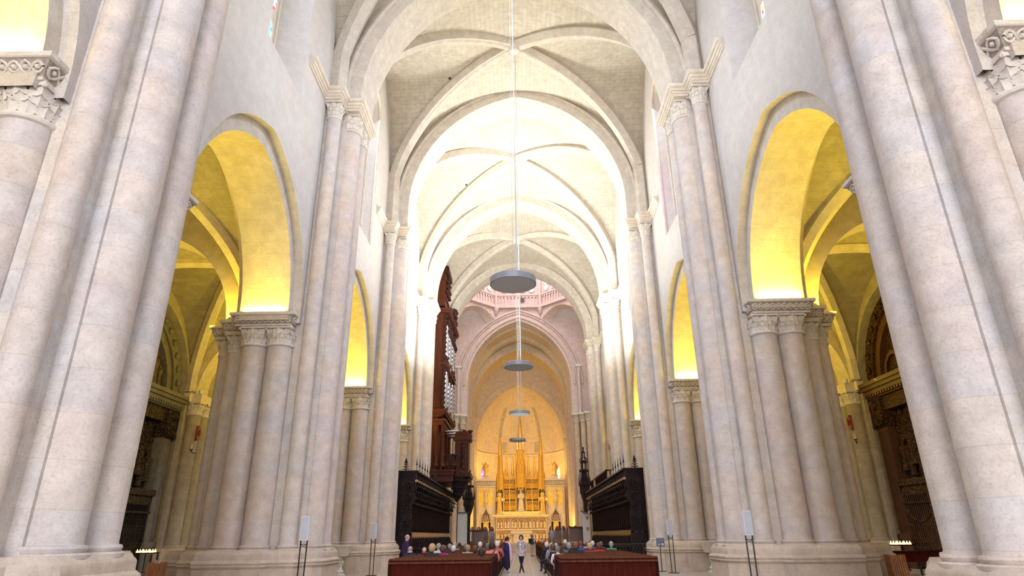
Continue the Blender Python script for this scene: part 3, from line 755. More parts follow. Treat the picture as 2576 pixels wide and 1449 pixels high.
def relief(name, x0, x1, z0, z1, y, nx, mat, parent, depth=.12, rnd=random.Random(3)):
    m = MB(); m.cur = 1; m.box(x0, x1, y, y + .1, z0, z1); m.cur = 0
    w = (x1 - x0) / nx; hh = (z1 - z0)
    for i in range(nx):
        cx = x0 + w * (i + .5)
        fig(m, cx + rnd.uniform(-.06, .06) * w, y - .02, z0 + hh * .06, hh * rnd.uniform(.56, .72), lean=rnd.choice((-1, 1)))
        if rnd.random() < .7: fig(m, cx + rnd.choice((-.3, .3)) * w, y + .02, z0 + hh * .05, hh * rnd.uniform(.4, .6))
        # little canopy
        seg = [(cx - w * .46, z0 + hh * .76)] + [(cx - w * .42 * cos(pi * t / 6), z0 + hh * (.76 + .17 * sin(pi * t / 6))) for t in range(7)] + [(cx + w * .46, z0 + hh * .76)]
        m.tube([(a, y - .05, b) for a, b in seg], hh * .03, 5, caps=False)
        m.lathe([(w * .06, 0), (w * .04, hh * .03), (.003, hh * .1)], cx, y - .05, z0 + hh * .92, 6)
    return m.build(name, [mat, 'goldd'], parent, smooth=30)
def spire(mb, x, y, z0, z1, w, n=6, cr=True):
    """gothic pinnacle tapering to a point, crocketed"""
    mb.lathe([(w, z0), (w * .95, z0 + (z1 - z0) * .3), (w * .5, z0 + (z1 - z0) * .7), (w * .15, z1 - w), (w * .45, z1 - w * .6), (.01, z1)], x, y, 0, n)
    if cr:
        k = max(4, int((z1 - z0) / (w * 1.1)))
        for i in range(k):
            t = i / k; r = w * (1 - t * .85)
            for j in range(4): mb.ball((x + r * 1.1 * cos(pi / 4 + j * pi / 2), y + r * 1.1 * sin(pi / 4 + j * pi / 2), z0 + (z1 - z0) * t), w * .22 * (1 - t * .4), 5)
Y0 = 86.0
al = empty('altarpiece', 'tall gilded gothic altarpiece with three spires behind the high altar', 'altarpiece', (.05, Y0, .8))
def ab(): 
    m = MB(); m.T = lambda c: (c[0] - .05 if False else c[0], c[1] - Y0, c[2] - .8); return m
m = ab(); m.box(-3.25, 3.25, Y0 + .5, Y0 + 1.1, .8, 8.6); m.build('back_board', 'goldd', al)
m = ab(); m.box(-3.4, 3.4, Y0 - .7, Y0 + .5, .8, 1.1); m.box(-3.25, 3.25, Y0 - .5, Y0 + .5, 1.1, 4.0); m.build('base', 'alabp', al)
m = ab(); m.box(-3.55, 3.55, Y0 - .95, Y0 + .5, 4.0, 4.12); m.box(-3.45, 3.45, Y0 - .8, Y0 + .5, 3.9, 4.0); m.build('altar_ledge', 'goldp', al)
m = ab(); m.box(-3.0, 3.0, Y0 - .45, Y0 + .5, 4.12, 4.55); m.build('gilt_step', 'goldp', al)
def child(o): o.location = (0, 0, 0); return o
def rel(*a, **k):
    o = relief(*a, **k); o.data.transform(Matrix.Translation((0, -Y0, -.8))); return o
for i in range(7): rel('relief_panel', -3.2 + i * .914 + .05, -3.2 + (i + 1) * .914 - .05, 2.45, 3.75, Y0 - .55, 2, 'alab', al)
rel('relief_panel', -3.1, -1.4, 1.2, 2.25, Y0 - .55, 4, 'alab', al); rel('relief_panel', 1.4, 3.1, 1.2, 2.25, Y0 - .55, 4, 'alab', al)
m = ab(); m.box(-1.3, 1.3, Y0 - .56, Y0 - .45, 1.5, 2.2); m.build('carved_front', 'alab', al)
for z in (2.35, 3.82): 
    m = ab(); m.box(-3.3, 3.3, Y0 - .68, Y0 - .5, z - .06, z + .06); m.build('base_moulding', 'alabp', al)
for sx in (-1, 1):
    for col in range(2):
        x0 = sx * (.72 + col * .82) if sx > 0 else -(.72 + col * .82) - .76
        for z0, z1 in ((4.6, 5.9), (6.0, 7.25), (7.35, 8.5)): rel('relief_panel', x0, x0 + .74, z0, z1, Y0 + .32, 3, 'gold', al)
    for x in (.66, 1.48, 2.32):
        m = ab(); spire(m, sx * x, Y0 + .2, 4.5, 8.9 if x != 1.48 else 9.3, .075, cr=False); m.build('slender_buttress', 'goldp', al)
    # fretted gable above the panels
    for j in range(7):
        m = ab(); x = sx * (.72 + j * .27); h = 10.3 - .12 * j if j % 2 else 9.7; spire(m, x, Y0 + .3, 8.5, h, .1, cr=True); m.build('pinnacle', 'gold', al)
    for j, hh in ((0, 11.6), (1, 11.5)):
        m = ab(); x = sx * (1.05 + j * .82); spire(m, x, Y0 + .2, 9.2, hh, .17); m.box(x - .16, x + .16, Y0 + .17, Y0 + .23, hh - .3, hh - .22); m.build('pinnacle', 'gold', al)
    m = ab()
    for j in range(8):
        x = sx * (.7 + j * .24); m.box(x - .02, x + .02, Y0 + .28, Y0 + .34, 8.5, 10.0 - .05 * j)
    m.build('tracery_screen', 'gold', al)
    # side canopy and spire
    m = ab(); x = sx * 2.72
    m.lathe([(.3, 7.2), (.5, 7.25), (.5, 8.9), (.46, 9.0), (.36, 9.6), (.3, 11.6)], x, Y0 + .1, 0, 8)
    for j in range(8): spire(m, x + .48 * cos(2 * pi * j / 8), Y0 + .1 + .48 * sin(2 * pi * j / 8), 7.0, 9.6, .06, cr=False)
    m.build('spire_canopy', 'gold', al)
    m = ab(); spire(m, x, Y0 + .1, 10.5, 14.3, .28); m.box(x - .22, x + .22, Y0 + .07, Y0 + .13, 13.8, 13.9); m.build('spire', 'gold', al)
m = ab(); m.lathe([(.45, 7.4), (.72, 7.5), (.72, 9.0), (.66, 9.2), (.6, 10.4), (.62, 10.5), (.58, 12.2), (.5, 12.3)], 0, Y0 - .05, 0, 8)
for j in range(8):
    spire(m, .7 * cos(2 * pi * (j + .5) / 8), Y0 - .05 + .7 * sin(2 * pi * (j + .5) / 8), 7.1, 10.9, .08, cr=False); spire(m, .58 * cos(2 * pi * (j + .5) / 8), Y0 - .05 + .58 * sin(2 * pi * (j + .5) / 8), 10.4, 13.0, .07, cr=False)
    for z in (8.0, 9.4, 11.0): m.box(.66 * cos(2 * pi * j / 8) - .03, .66 * cos(2 * pi * j / 8) + .03, Y0 - .05 + .66 * sin(2 * pi * j / 8) - .03, Y0 - .05 + .66 * sin(2 * pi * j / 8) + .03, z, z + .9)
m.build('spire_canopy', 'gold', al)
m = ab(); spire(m, 0, Y0 - .05, 12.3, 17.6, .34); m.build('spire', 'gold', al)
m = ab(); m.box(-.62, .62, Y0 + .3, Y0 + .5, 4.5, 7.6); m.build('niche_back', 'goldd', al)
# statues
def statue(name, label, x, y, z, h, kind, mat='goldp'):
    root = empty(name, label, 'statue', (x, y, z))
    m = MB(); w = h * .135
    pr = [(w * 1.25, 0), (w * 1.15, h * .03), (w * 1.0, h * .2), (w * .85, h * .45), (w * .8, h * .56), (w * 1.05, h * .70), (w * 1.12, h * .76), (w * .75, h * .81), (w * .34, h * .835), (w * .36, h * .86), (w * .5, h * .9), (w * .5, h * .95), (w * .3, h * .985), (.004, h)]
    rows = []
    for r, zz in pr:
        fold = .09 if zz < h * .6 else 0
        rows.append([(r * (1 + fold * sin(7 * t)) * cos(t) * (1.15 if h * .6 < zz < h * .82 else 1), r * .72 * (1 + fold * sin(7 * t)) * sin(t), zz) for t in [2 * pi * i / 20 for i in range(20)]])
    m.grid(rows, wrapu=True)
    arms = {'child': [((-.95, 0, .75), (-1.1, -.4, .6), (-.2, -1.0, .58)), ((.95, 0, .75), (1.1, -.4, .62), (.5, -1.0, .62))],
            'model': [((-.95, 0, .75), (-1.15, -.3, .6), (-.4, -.95, .62)), ((.95, 0, .75), (1.15, -.35, .58), (1.1, -1.0, .62))],
            'raise': [((-1.1, 0, .75), (-1.8, -.2, .72), (-1.7, -.2, .95)), ((1.1, 0, .75), (1.6, -.3, .62), (1.9, -.6, .72))]}[kind]
    for p3 in arms: m.tube([(a * w, b * w, c * h) for a, b, c in p3], [w * .36, w * .3, w * .2], 7)
    m.build('body', mat, root, smooth=True)
    if kind == 'child':
        m = MB(); fig(m, w * .7, -w * .9, h * .56, h * .3); m.build('held_child', mat, root, smooth=True)
        m = MB(); m.lathe([(w * .5, h * .96), (w * .55, h * 1.02), (w * .62, h * 1.07)], 0, 0, 0, 10); m.build('crown', mat, root)
    if kind == 'model':
        m = MB(); m.box(w * .9, w * 2.0, -w * 1.6, -w * .8, h * .6, h * .7); m.prism([(w * .9, -w * 1.6), (w * 2.0, -w * 1.6), (w * 2.0, -w * .8), (w * .9, -w * .8)], h * .7, h * .76, poly2=[(w * 1.4, -w * 1.2)] * 4); m.build('held_model', mat, root)
        m = MB(); m.poly([(w * .8 * cos(2 * pi * q / 16), w * .45, h * .91 + w * .8 * sin(2 * pi * q / 16)) for q in range(16)]); m.build('halo', mat, root)
    if kind == 'raise':
        for sg in (-1, 1):
            m = MB(); rows = []
            for i in range(7):
                t = i / 6; rows.append([(sg * w * (.4 + 1.9 * sin(pi * min(1, t * .9 + .05)) * q), w * (.8 + .3 * q), h * (.92 - .55 * t - .12 * q)) for q in (0, .35, .7, 1)])
            m.grid(rows); m.build('wing', mat, root, smooth=True)
        m = MB(); m.tube([(-w * 1.7, -w * .2, h * .93), (-w * 1.2, -w * .3, h * 1.25) if x > 0 else (-w * 2.2, -w * .1, h * 1.1)], w * .06, 5); m.build('sword', 'goldp', root)
    m = MB(); m.lathe([(w * 1.6, -.14), (w * 1.6, -.02), (w * 1.3, 0)], 0, 0, 0, 8); m.build('plinth', 'alabp', root)
statue('statue', 'pale statue of a crowned woman holding a child in the centre of the golden altarpiece', .05, Y0 - .1, 4.72, 2.5, 'child', 'alabp')
statue('statue', 'gilded saint statue holding a small box, on the left of the golden altarpiece', -2.75, Y0 - .35, 4.3, 2.55, 'model', 'goldp')
statue('statue', 'gilded robed saint statue with a halo, on the right of the golden altarpiece', 2.85, Y0 - .35, 4.3, 2.55, 'model', 'goldp')
# side screens with ogee doors
for s, side in ((-1, 'left'), (1, 'right')):
    cx = s * 4.52
    sc = empty('stone_screen', 'pale openwork stone screen with ogee doorway at the %s of the altarpiece' % side, 'screen', (cx, Y0, .8))
    def sb(): 
        m = MB(); m.T = lambda c: (c[0], c[1], c[2] - .8); return m
    hw = 1.28
    arch = [(-.62, .8), (-.62, 3.4), (-.6, 3.7), (-.5, 4.05), (-.3, 4.35), (-.1, 4.7), (0, 5.0), (.1, 4.7), (.3, 4.35), (.5, 4.05), (.6, 3.7), (.62, 3.4), (.62, .8)]
    win = [(-.75, 5.3), (.75, 5.3), (.75, 7.5), (-.75, 7.5)]
    m = sb(); m.tess([[(-hw, .8)] + arch + [(hw, .8), (hw, 8.55), (-hw, 8.55)]], lambda c: (c[0], 0, c[1]))
    m.tess([[(-hw, .8), (hw, .8), (hw, 8.55), (-hw, 8.55)]], lambda c: (c[0], .5, c[1])) if False else None
    m.grid([[(a, 0, b) for a, b in arch], [(a, .5, b) for a, b in arch]]); m.box(-hw, -hw + .02, 0, .5, .8, 8.55); m.box(hw - .02, hw, 0, .5, .8, 8.55); m.box(-hw, hw, 0, .5, 8.5, 8.55)
    m.build('screen_wall', 'alabp', sc)
    m = sb(); m.tube([(a * 1.08, -.06, b + .06) for a, b in arch], .07, 6)
    for a, b in arch[1:-1:2]: m.ball((a * 1.22, -.08, b + .12), .1, 6)
    spire(m, 0, -.06, 4.95, 5.7, .1); m.build('ogee_hood', 'alabp', sc)
    m = sb(); m.box(-.95, .95, -.02, 0, 5.35, 7.45); m.build('yellow_panel', 'yellowp', sc)
    m = sb()
    for x in (-1.15, -.98, .98, 1.15): spire(m, x, -.08, .8 if abs(x) > 1.1 else 4.4, 7.6, .07, cr=False)
    for j in range(5):
        x = -.76 + j * .38; m.tube([(x - .19, -.06, 6.9), (x - .1, -.06, 7.15), (x, -.06, 7.35), (x + .1, -.06, 7.15), (x + .19, -.06, 6.9)], .035, 5)
    m.build('tracery', 'alabp', sc)
    m = sb()
    for j in range(6):
        x = -1.06 + j * .425
        m.tube([(x + .16 * cos(2 * pi * t / 10), -.08, 8.05 + .2 * sin(2 * pi * t / 10)) for t in range(10)], .045, 5, closed=True); m.tube([(x - .2, -.08, 7.8), (x + .2, -.08, 8.3)], .03, 4)
    m.box(-hw - .05, hw + .05, -.14, 0, 8.38, 8.6); m.box(-hw - .05, hw + .05, -.12, 0, 7.62, 7.75); m.build('parapet', 'alabp', sc)
    m = sb(); m.box(-hw, hw, -.03, -.01, 7.75, 8.38); m.build('parapet_ground', 'stain', sc)
    m = sb()
    for j in range(4):
        x = -.42 + j * .28; m.tube([(x - .14, .1, 3.35), (x - .05, .1, 3.7), (x + .08, .1, 3.95), (x + .02, .1, 4.2)], .035, 5); m.tube([(x + .14, .1, 3.35), (x + .05, .1, 3.75), (x - .06, .1, 4.05)], .03, 5)
    m.box(-.62, .62, .08, .14, 3.28, 3.36); m.build('door_tracery', 'alabp', sc)
    m = sb(); m.box(-.62, -.34, .3, .34, .8, 3.3); m.box(.34, .62, .3, .34, .8, 3.3); m.build('dark_jamb', 'dark', sc)
    m = sb(); m.box(-.36, .36, .32, .36, .8, 3.3); m.build('yellow_panel', 'yellowp', sc)
    m = sb(); m.lathe([(.05, 5.2), (.2, 5.55), (.24, 5.6), (.24, 5.66)], 0, -.22, 0, 10); m.build('corbel', 'alabp', sc)
    m = sb(); st = m; 
    statue('statue', 'small pale saint statue on a corbel above the %s ogee doorway' % side, cx, Y0 - .22, 5.78, 1.45, 'model', 'alabp')
    statue('statue', 'gilded winged angel statue raising an arm on top of the %s stone screen' % side, cx + s * .05, Y0 + .22, 9.15, 1.75, 'raise', 'goldp')
    pd = MB(); pd.prism([(-.42, -.25), (.42, -.25), (.42, .25), (-.42, .25)], 8.605, 9.0); o = pd.build('pedestal', 'alabp', loc=(cx + s * .05, Y0 + .22, 0)); tag(o, 'pale block pedestal under the %s winged angel' % side, 'pedestal')
# altar table, candles, flowers
t = empty('altar_table', 'plain stone altar table standing before the altarpiece', 'altar', (.1, 79.5, .8))
m = MB(); m.box(-1.75, 1.75, -.5, .5, .95, 1.1); m.build('table_top', 'alabp', t)
for x in (-1.15, 1.15):
    m = MB(); m.lathe([(.22, 0), (.22, .1), (.13, .2), (.13, .72), (.24, .9), (.26, .95)], x, 0, 0, 12); m.build('leg', 'alabp', t, smooth=True)
M['black'] = plain('black_iron', (.015, .014, .014), .5, .3, var=.3)
M['red'] = plain('red_petals', (.55, .03, .03), .7, var=.4, scale=20)
M['leaf'] = plain('green_leaves', (.06, .14, .03), .7, var=.4, scale=20)
for i, x in enumerate((-1.9, 1.75, 2.6)):
    fl = empty('flower_arrangement', ['red flower arrangement left of the altar steps', 'red flower arrangement right of the altar steps', 'small red flower arrangement beside the other on the right'][i], 'flowers', (x, 71.2, .48))
    m = MB(); m.lathe([(.12, 0), (.2, .2), (.22, .24)], 0, 0, 0, 10); m.build('pot', 'goldp', fl)
    m = MB(); rn = random.Random(i)
    for j in range(30): m.ball((rn.uniform(-.35, .35), rn.uniform(-.2, .2), .3 + rn.uniform(0, .4)), .07, 5)
    m.build('blossoms', 'red', fl)
    m = MB()
    for j in range(30):
        a = rn.uniform(0, 6.28); m.poly([(.1 * cos(a), .1 * sin(a), .25), (.45 * cos(a + .15), .3 * sin(a + .15), .35 + rn.random() * .3), (.45 * cos(a - .15), .3 * sin(a - .15), .4)])
    m.build('leaves', 'leaf', fl)
# ------------------------------------------------------------------ hanging disc lamps
M['disc'] = plain('grey_lacquered_metal', (.24, .25, .29), .45, .2, var=.05)
M['diffuser'] = plain('grey_opal_diffuser', (.36, .34, .33), .7, var=.04, emit=(1, .95, .9), es=.05)
M['diffuser_on'] = plain('pale_opal_diffuser', (.62, .64, .62), .7, var=.04, emit=(1, 1, .96), es=.35)
M['steel'] = plain('pale_steel_cable', (.48, .48, .47), .6, .2, var=.05)
def lamp(label, x, y, z, top, on, group='round hanging lamps of the nave'):
    r = empty('pendant_lamp', label, 'lamp', (x, y, z), group=group)
    R = .69; m = MB(); m.lathe([(.01, .2), (R * .97, .2), (R, .18), (R, .0), (R * .96, -.01)], 0, 0, 0, 40); m.build('lamp_body', 'disc', r, smooth=40)
    m = MB(); m.lathe([(R * .96, -.008), (R * .6, -.014), (.01, -.016)], 0, 0, 0, 40); m.build('diffuser', 'diffuser_on' if on else 'diffuser', r, smooth=True)
    m = MB(); m.lathe([(.12, .2), (.12, .3), (.03, .36)], 0, 0, 0, 12); m.build('cable_hub', 'disc', r)
    for dx, rr in ((.12, .018), (-.0, .006)):
        m = MB(); m.tube([(dx, 0, .25), (dx * .6, 0, top - z)], rr, 5); m.build('suspension_cable', 'steel', r)
for lab, x, y, z, tp, on in (('largest grey round hanging disc lamp, nearest of the row', -.13, 17.2, 8.6, 28.2, 0), ('second grey round hanging disc lamp, below and beyond the largest', 0, 29.1, 9.12, 27.9, 0),
                             ('pale glowing round hanging disc lamp, third of the row', .02, 41.3, 9.08, 28.2, 1), ('smallest grey round hanging disc lamp, in front of the altarpiece spire', -.18, 53.6, 9.05, 27.6, 0)): lamp(lab, x, y, z, tp, on)

# ------------------------------------------------------------------ pews
M['pew'] = wood('red_brown_pew_wood', (.066, .008, .004), .6, coat=0)
M['pewd'] = wood('dark_pew_wood', (.034, .008, .005), .6, coat=0)
M['pewtop'] = wood('worn_pew_rail', (.12, .04, .018), .55, coat=0)
M['knob'] = plain('worn_brass_knob', (.60, .50, .42), .4, .3)
def make_pew(L):
    r = empty('pew', 'x', 'pew', (0, 0, 0))
    m = MB(); m.box(-L / 2 + .03, L / 2 - .03, 0, .035, .08, .975)
    for i in range(4): 
        x = -L / 2 + .1 + (L - .2) * i / 3; m.box(x - .05, x + .05, -.025, 0, .08, .9)
    m.box(-L / 2 + .04, L / 2 - .04, -.025, 0, .08, .3); m.build('back_panel', 'pew', r)
    m = MB(); m.box(-L / 2 - .01, L / 2 + .01, -.05, .07, .97, 1.03); m.build('top_rail', 'pewtop', r)
    m = MB(); m.box(-L / 2 - .02, L / 2 + .02, -.16, .0, .875, .925); m.build('book_ledge', 'pewtop', r)
    m = MB(); m.box(-L / 2 + .03, L / 2 - .03, .03, .46, .42, .46); m.build('seat', 'pew', r)
    for sx in (-1, 1):
        m = MB(); x = sx * L / 2
        prof = [(-.14, 0), (.5, 0), (.5, .12), (.42, .2), (.42, .5), (.5, .62), (.46, .7), (.3, .66), (.12, .9), (.06, 1.0), (-.06, 1.0), (-.12, .9), (-.1, .3), (-.14, .2)]
        a = [(x - .03, y, z) for y, z in prof]; b = [(x + .03, y, z) for y, z in prof]
        m.grid([a + a[:1], b + b[:1]]); m.tess([prof], lambda q: (x - .03, q[0], q[1])); m.tess([prof], lambda q: (x + .03, q[0], q[1])); m.build('pew_end', 'pewd', r)
    m = MB(); m.box(-L / 2 + .05, L / 2 - .05, -.42, -.30, .1, .15); m.build('kneeler', 'pewd', r)
    for sx in (-1, 1):
        for y, z in ((-.36, .13), (.36, .16)):
            m = MB(); m.ball((sx * (L / 2 + .045), y, z), .027, 8); m.build('end_knob', 'knob', r)
    return r
ROW0, DR, NR = 22.0, .98, 36
def row_y(i): return ROW0 + DR * i
pewL = make_pew(3.28); pewR = make_pew(3.12)
for s, proto, cx in ((-1, pewL, -2.62), (1, pewR, 2.79)):
    side = 'left' if s < 0 else 'right'
    for i in range(NR):
        o = proto if i == 0 else copy_tree(proto)
        o.location = (cx, row_y(i), 0); o['group'] = 'pews in the %s block' % side
        o['label'] = 'long dark red-brown wooden pew with panelled back, nearest row of the %s block' % side if i == 0 else 'dark red-brown wooden pew in the %s block beside the aisle, behind its nearest row' % side

# ------------------------------------------------------------------ choir stalls
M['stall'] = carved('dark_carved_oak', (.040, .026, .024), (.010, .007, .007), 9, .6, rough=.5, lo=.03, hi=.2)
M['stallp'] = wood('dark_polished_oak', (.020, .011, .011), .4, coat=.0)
M['stallb'] = wood('dark_red_stall_panel', (.020, .008, .006), .8, coat=0)
M['stallw'] = wood('warm_oak_strip', (.42, .22, .08), .4)
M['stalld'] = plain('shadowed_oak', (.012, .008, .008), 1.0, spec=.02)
M['ochre'] = plain('ochre_worn_strip', (.30, .16, .03), .6)
def stalls(s):
    side = 'left' if s < 0 else 'right'
    y0, y1 = (37.6, 60.0); r = empty('choir_stalls', 'row of dark carved choir stalls under a canopy along the %s of the nave' % side, 'choir stalls', (s * 6.6, y0, 0))
    T = lambda c: (s * c[0] - s * 6.6, c[1] - y0, c[2])
    def nb(): m = MB(); m.T = T; return m
    xo, xi = 7.12, 6.02; L = y1 - y0
    def ni():
        m = MB(); m.T = lambda c: T((6.5 - (xo - c[0]) * .62, c[1], c[2]) if c[1] > y0 + .13 else c); return m
    # end panel facing the camera: pierced slab with scrolls
    m = nb(); pr = [(xo, .1), (xi + .12, .1), (xi + .12, 1.95), (xi + .2, 2.0), (xi + .24, 2.5), (xi + .16, 2.75), (xi + .3, 3.2), (xi + .12, 3.5), (xi - .02, 3.7), (xi + .1, 4.1), (xi - .02, 4.3), (xi, 4.75), (xi, 5.2), (xo, 5.2)]
    a = [(x, y0, z) for x, z in pr]; b = [(x, y0 + .14, z) for x, z in pr]; m.grid([a + a[:1], b + b[:1]]); m.tess([pr], lambda q: (q[0], y0, q[1])); m.tess([pr], lambda q: (q[0], y0 + .14, q[1])); ep = m.build('end_panel', 'stallp', r)
    for (cx, cz, rr) in ((xi + .42, 4.35, .28), (xi + .45, 3.75, .25), (xi + .42, 3.2, .22), (xi + .4, 2.35, .3)):
        m = nb(); m.tube([(cx + rr * cos(2 * pi * t / 16), y0 - .03, cz + rr * sin(2 * pi * t / 16)) for t in range(16)], .035, 6, closed=True)
        for t in range(8): m.ball((cx + rr * .6 * cos(2 * pi * t / 8), y0 - .02, cz + rr * .6 * sin(2 * pi * t / 8)), .07, 6)
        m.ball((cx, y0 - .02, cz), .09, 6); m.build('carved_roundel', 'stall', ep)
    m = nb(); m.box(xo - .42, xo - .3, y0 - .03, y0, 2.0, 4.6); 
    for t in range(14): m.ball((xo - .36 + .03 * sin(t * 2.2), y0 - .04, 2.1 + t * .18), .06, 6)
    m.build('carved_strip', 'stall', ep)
    m = nb(); m.box(xi + .2, xo - .15, y0 - .03, y0, .25, .35); m.box(xi + .2, xo - .15, y0 - .03, y0, 1.75, 1.85); m.box(xi + .2, xi + .27, y0 - .03, y0, .25, 1.85); m.box(xo - .22, xo - .15, y0 - .03, y0, .25, 1.85)
    m.tube([(xi + .3, y0 - .03, .9), (xi + .45, y0 - .03, 1.0), (xi + .6, y0 - .03, 1.25), (xi + .75, y0 - .03, 1.0), (xi + .9, y0 - .03, .9)], .03, 6); m.build('lower_frame', 'stall', ep)
    # canopy box with fretted frieze
    m = nb(); m.box(xi, 6.52, y0 + .14, y1, 4.72, 4.8); m.box(xi + .05, 6.52, y0 + .14, y1, 4.8, 5.16); m.box(xi - .08, 6.52, y0 - .05, y1, 5.16, 5.26); m.box(6.52, xo, y0 - .05, y0 + .2, 5.16, 5.26); m.build('canopy', 'stallp', r)
    m = nb(); m.box(xi - .06, xi + .05, y0 - .04, y1, 4.62, 4.74); m.build('canopy_edge', 'stallw', r)
    m = nb(); n = int(L / .34)
    for i in range(n):
        y = y0 + .1 + i * .34; m.tube([(xi + .03, y, 4.82), (xi + .02, y + .17, 5.12), (xi + .03, y + .34, 4.82)], .022, 4, caps=False); m.tube([(xi + .03, y, 5.12), (xi + .02, y + .17, 4.82), (xi + .03, y + .34, 5.12)], .022, 4, caps=False)
    m.tube([(x_, y0 - .02, z_) for x_, z_ in [(xi + .1 + .09 * k, 4.85 + .25 * (k % 2)) for k in range(11)]], .02, 4); m.build('fretted_frieze', 'stall', r)
    m = ni(); m.box(xo - .12, xo, y0 + .14, y1, .3, 4.75); m.build('back_wall', 'stalld', r)
    ns = 26; w = (L - .2) / ns
    for i in range(ns):
        y = y0 + .25 + i * w
        m = ni(); m.box(xo - .16, xo - .1, y + .1, y + w - .1, 2.05, 3.35)
        for z in (2.1, 3.3): m.box(xo - .19, xo - .1, y + .06, y + w - .06, z - .04, z + .04)
        m.build('back_panel', 'stallb', r)
        # colonnette and projecting traceried hood
        m = ni(); m.lathe([(.05, 1.9), (.055, 2.0), (.035, 2.1), (.035, 3.3), (.06, 3.4), (.065, 3.5)], xo - .26, y, 0, 8); m.build('colonnette', 'stallp', r, smooth=True)
        m = ni()
        for k in range(5):
            a = k * pi / 4 - pi / 2
            for q, (zz, rr) in enumerate(((3.45, .10), (3.75, .20), (4.05, .32), (4.35, .42))):
                m.ball((xo - .35 - (rr + .12 * q) * max(0, cos(a)), y + w / 2 + (w * .46) * sin(a), zz + .05 * (k % 2)), .075 - .006 * q, 5)
        m.tube([(xo - .3, y, 3.45), (xo - .6, y, 3.75), (xo - .75, y, 4.2), (xi + .12, y, 4.7)], .035, 5)
        seg = [(xo - .52 - .1 * sin(pi * t / 6), y + w * t / 6, 3.7 + .38 * sin(pi * t / 6)) for t in range(7)]; m.tube(seg, .028, 5)
        seg = [(xo - .75 - .1 * sin(pi * t / 6), y + w * t / 6, 4.1 + .4 * sin(pi * t / 6)) for t in range(7)]; m.tube(seg, .026, 5)
        m.build('traceried_hood', 'stall', r)
        # seat and armrest divider
        m = ni(); pr = [(xo - .15, .35), (xo - .6, .35), (xo - .72, .5), (xo - .6, .7), (xo - .55, .95), (xo - .75, 1.05), (xo - .72, 1.15), (xo - .5, 1.2), (xo - .35, 1.55), (xo - .15, 1.7)]
        a = [(x, y - .04, z) for x, z in pr]; b = [(x, y + .04, z) for x, z in pr]; m.grid([a + a[:1], b + b[:1]]); m.tess([pr], lambda q: (q[0], y - .04, q[1])); m.tess([pr], lambda q: (q[0], y + .04, q[1]))
        m.build('armrest', 'stallp', r)
        m = ni(); m.box(xo - .6, xo - .15, y + .05, y + w - .05, .68, .74); m.build('seat', 'stallp', r)
    m = ni(); m.box(xo - .19, xo - .14, y0 + .2, y1 - .2, 1.66, 1.93)
    for i in range(52): m.box(xo - .19, xo - .14, y0 + .25 + i * .42, y0 + .25 + i * .42 + .3, 1.58, 1.67)
    m.build('oak_strip', 'stallw' if s < 0 else 'ochre', r)
    m = ni(); m.box(xo - .9, xo, y0, y1, 0, .36); m.build('footboard', 'stalld', r)
    # lower front row of seats
    m = nb(); m.box(xi + .1, xi + .16, y0 + 1.2, y1, 0, .85); m.build('desk_front', 'stalld', r)
    for i in range(ns - 1):
        y = y0 + 1.3 + i * w * .97
        m = nb(); pr = [(xi + .12, 0), (xi - .18, 0), (xi - .2, .2), (xi - .06, .45), (xi - .02, .7), (xi - .2, .78), (xi - .16, .9), (xi + .12, 1.0)]
        a = [(x, y - .035, z) for x, z in pr]; b = [(x, y + .035, z) for x, z in pr]; m.grid([a + a[:1], b + b[:1]]); m.tess([pr], lambda q: (q[0], y - .035, q[1])); m.tess([pr], lambda q: (q[0], y + .035, q[1])); m.build('front_armrest', 'stallp', r)
    m = nb(); m.box(xi - .1, xi + .15, y0 + 1.2, y1, .97, 1.03); m.build('desk_rail', 'stallp', r)
    # finial and iron spikes on the canopy
    m = nb(); cx = xo - .45
    for k in range(3):
        for sg in (-1, 1): m.tube([(cx, y0 + .1, 5.3 + .12 * k), (cx + sg * .1, y0 + .1, 5.36 + .14 * k), (cx + sg * (.2 - .04 * k), y0 + .1, 5.34 + .16 * k)], .025, 5)
    m.tube([(cx, y0 + .1, 5.24), (cx, y0 + .1, 5.86)], .03, 6); m.lathe([(.005, 5.62), (.1, 5.72), (.07, 5.82), (.005, 6.0)], cx, y0 + .1, 0, 8); m.build('crest_finial', 'stall', r, smooth=True)
    for i in range(9 if s < 0 else 5):
        y = y0 + 1.6 + i * 1.15; m = nb(); m.lathe([(.02, 5.24), (.018, 5.7), (.06, 5.75), (.03, 5.85), (.005, 6.25)], xi + .25, y, 0, 6); m.build('iron_spike', 'black', r)
for s in (-1, 1): stalls(s)
# singers' gallery behind the right-hand canopy
g = empty('gallery', 'dark wooden gallery with turned balusters rising behind the right choir stalls', 'balcony', (7.3, 51, 5.26))
def gb(): m = MB(); m.T = lambda c: (c[0] - 7.3, c[1] - 51, c[2] - 5.26); return m
m = gb(); m.box(6.75, 8.1, 51, 63, 5.27, 5.4); m.build('floor_board', 'stallp', g)
m = gb(); m.box(6.72, 6.84, 50.95, 63, 6.3, 6.42); m.box(6.72, 8.1, 50.95, 51.05, 6.3, 6.42); m.build('handrail', 'pewtop', g)
for i in range(34): 
    m = gb(); m.lathe([(.04, 5.4), (.06, 5.55), (.03, 5.8), (.03, 6.0), (.05, 6.2), (.04, 6.3)], 6.78, 51.1 + i * .35, 0, 6); m.build('baluster', 'stallp', g)
for i in range(4):
    m = gb(); m.lathe([(.04, 5.4), (.06, 5.55), (.03, 5.8), (.03, 6.0), (.05, 6.2), (.04, 6.3)], 7.05 + i * .3, 51, 0, 6); m.build('baluster', 'stallp', g)

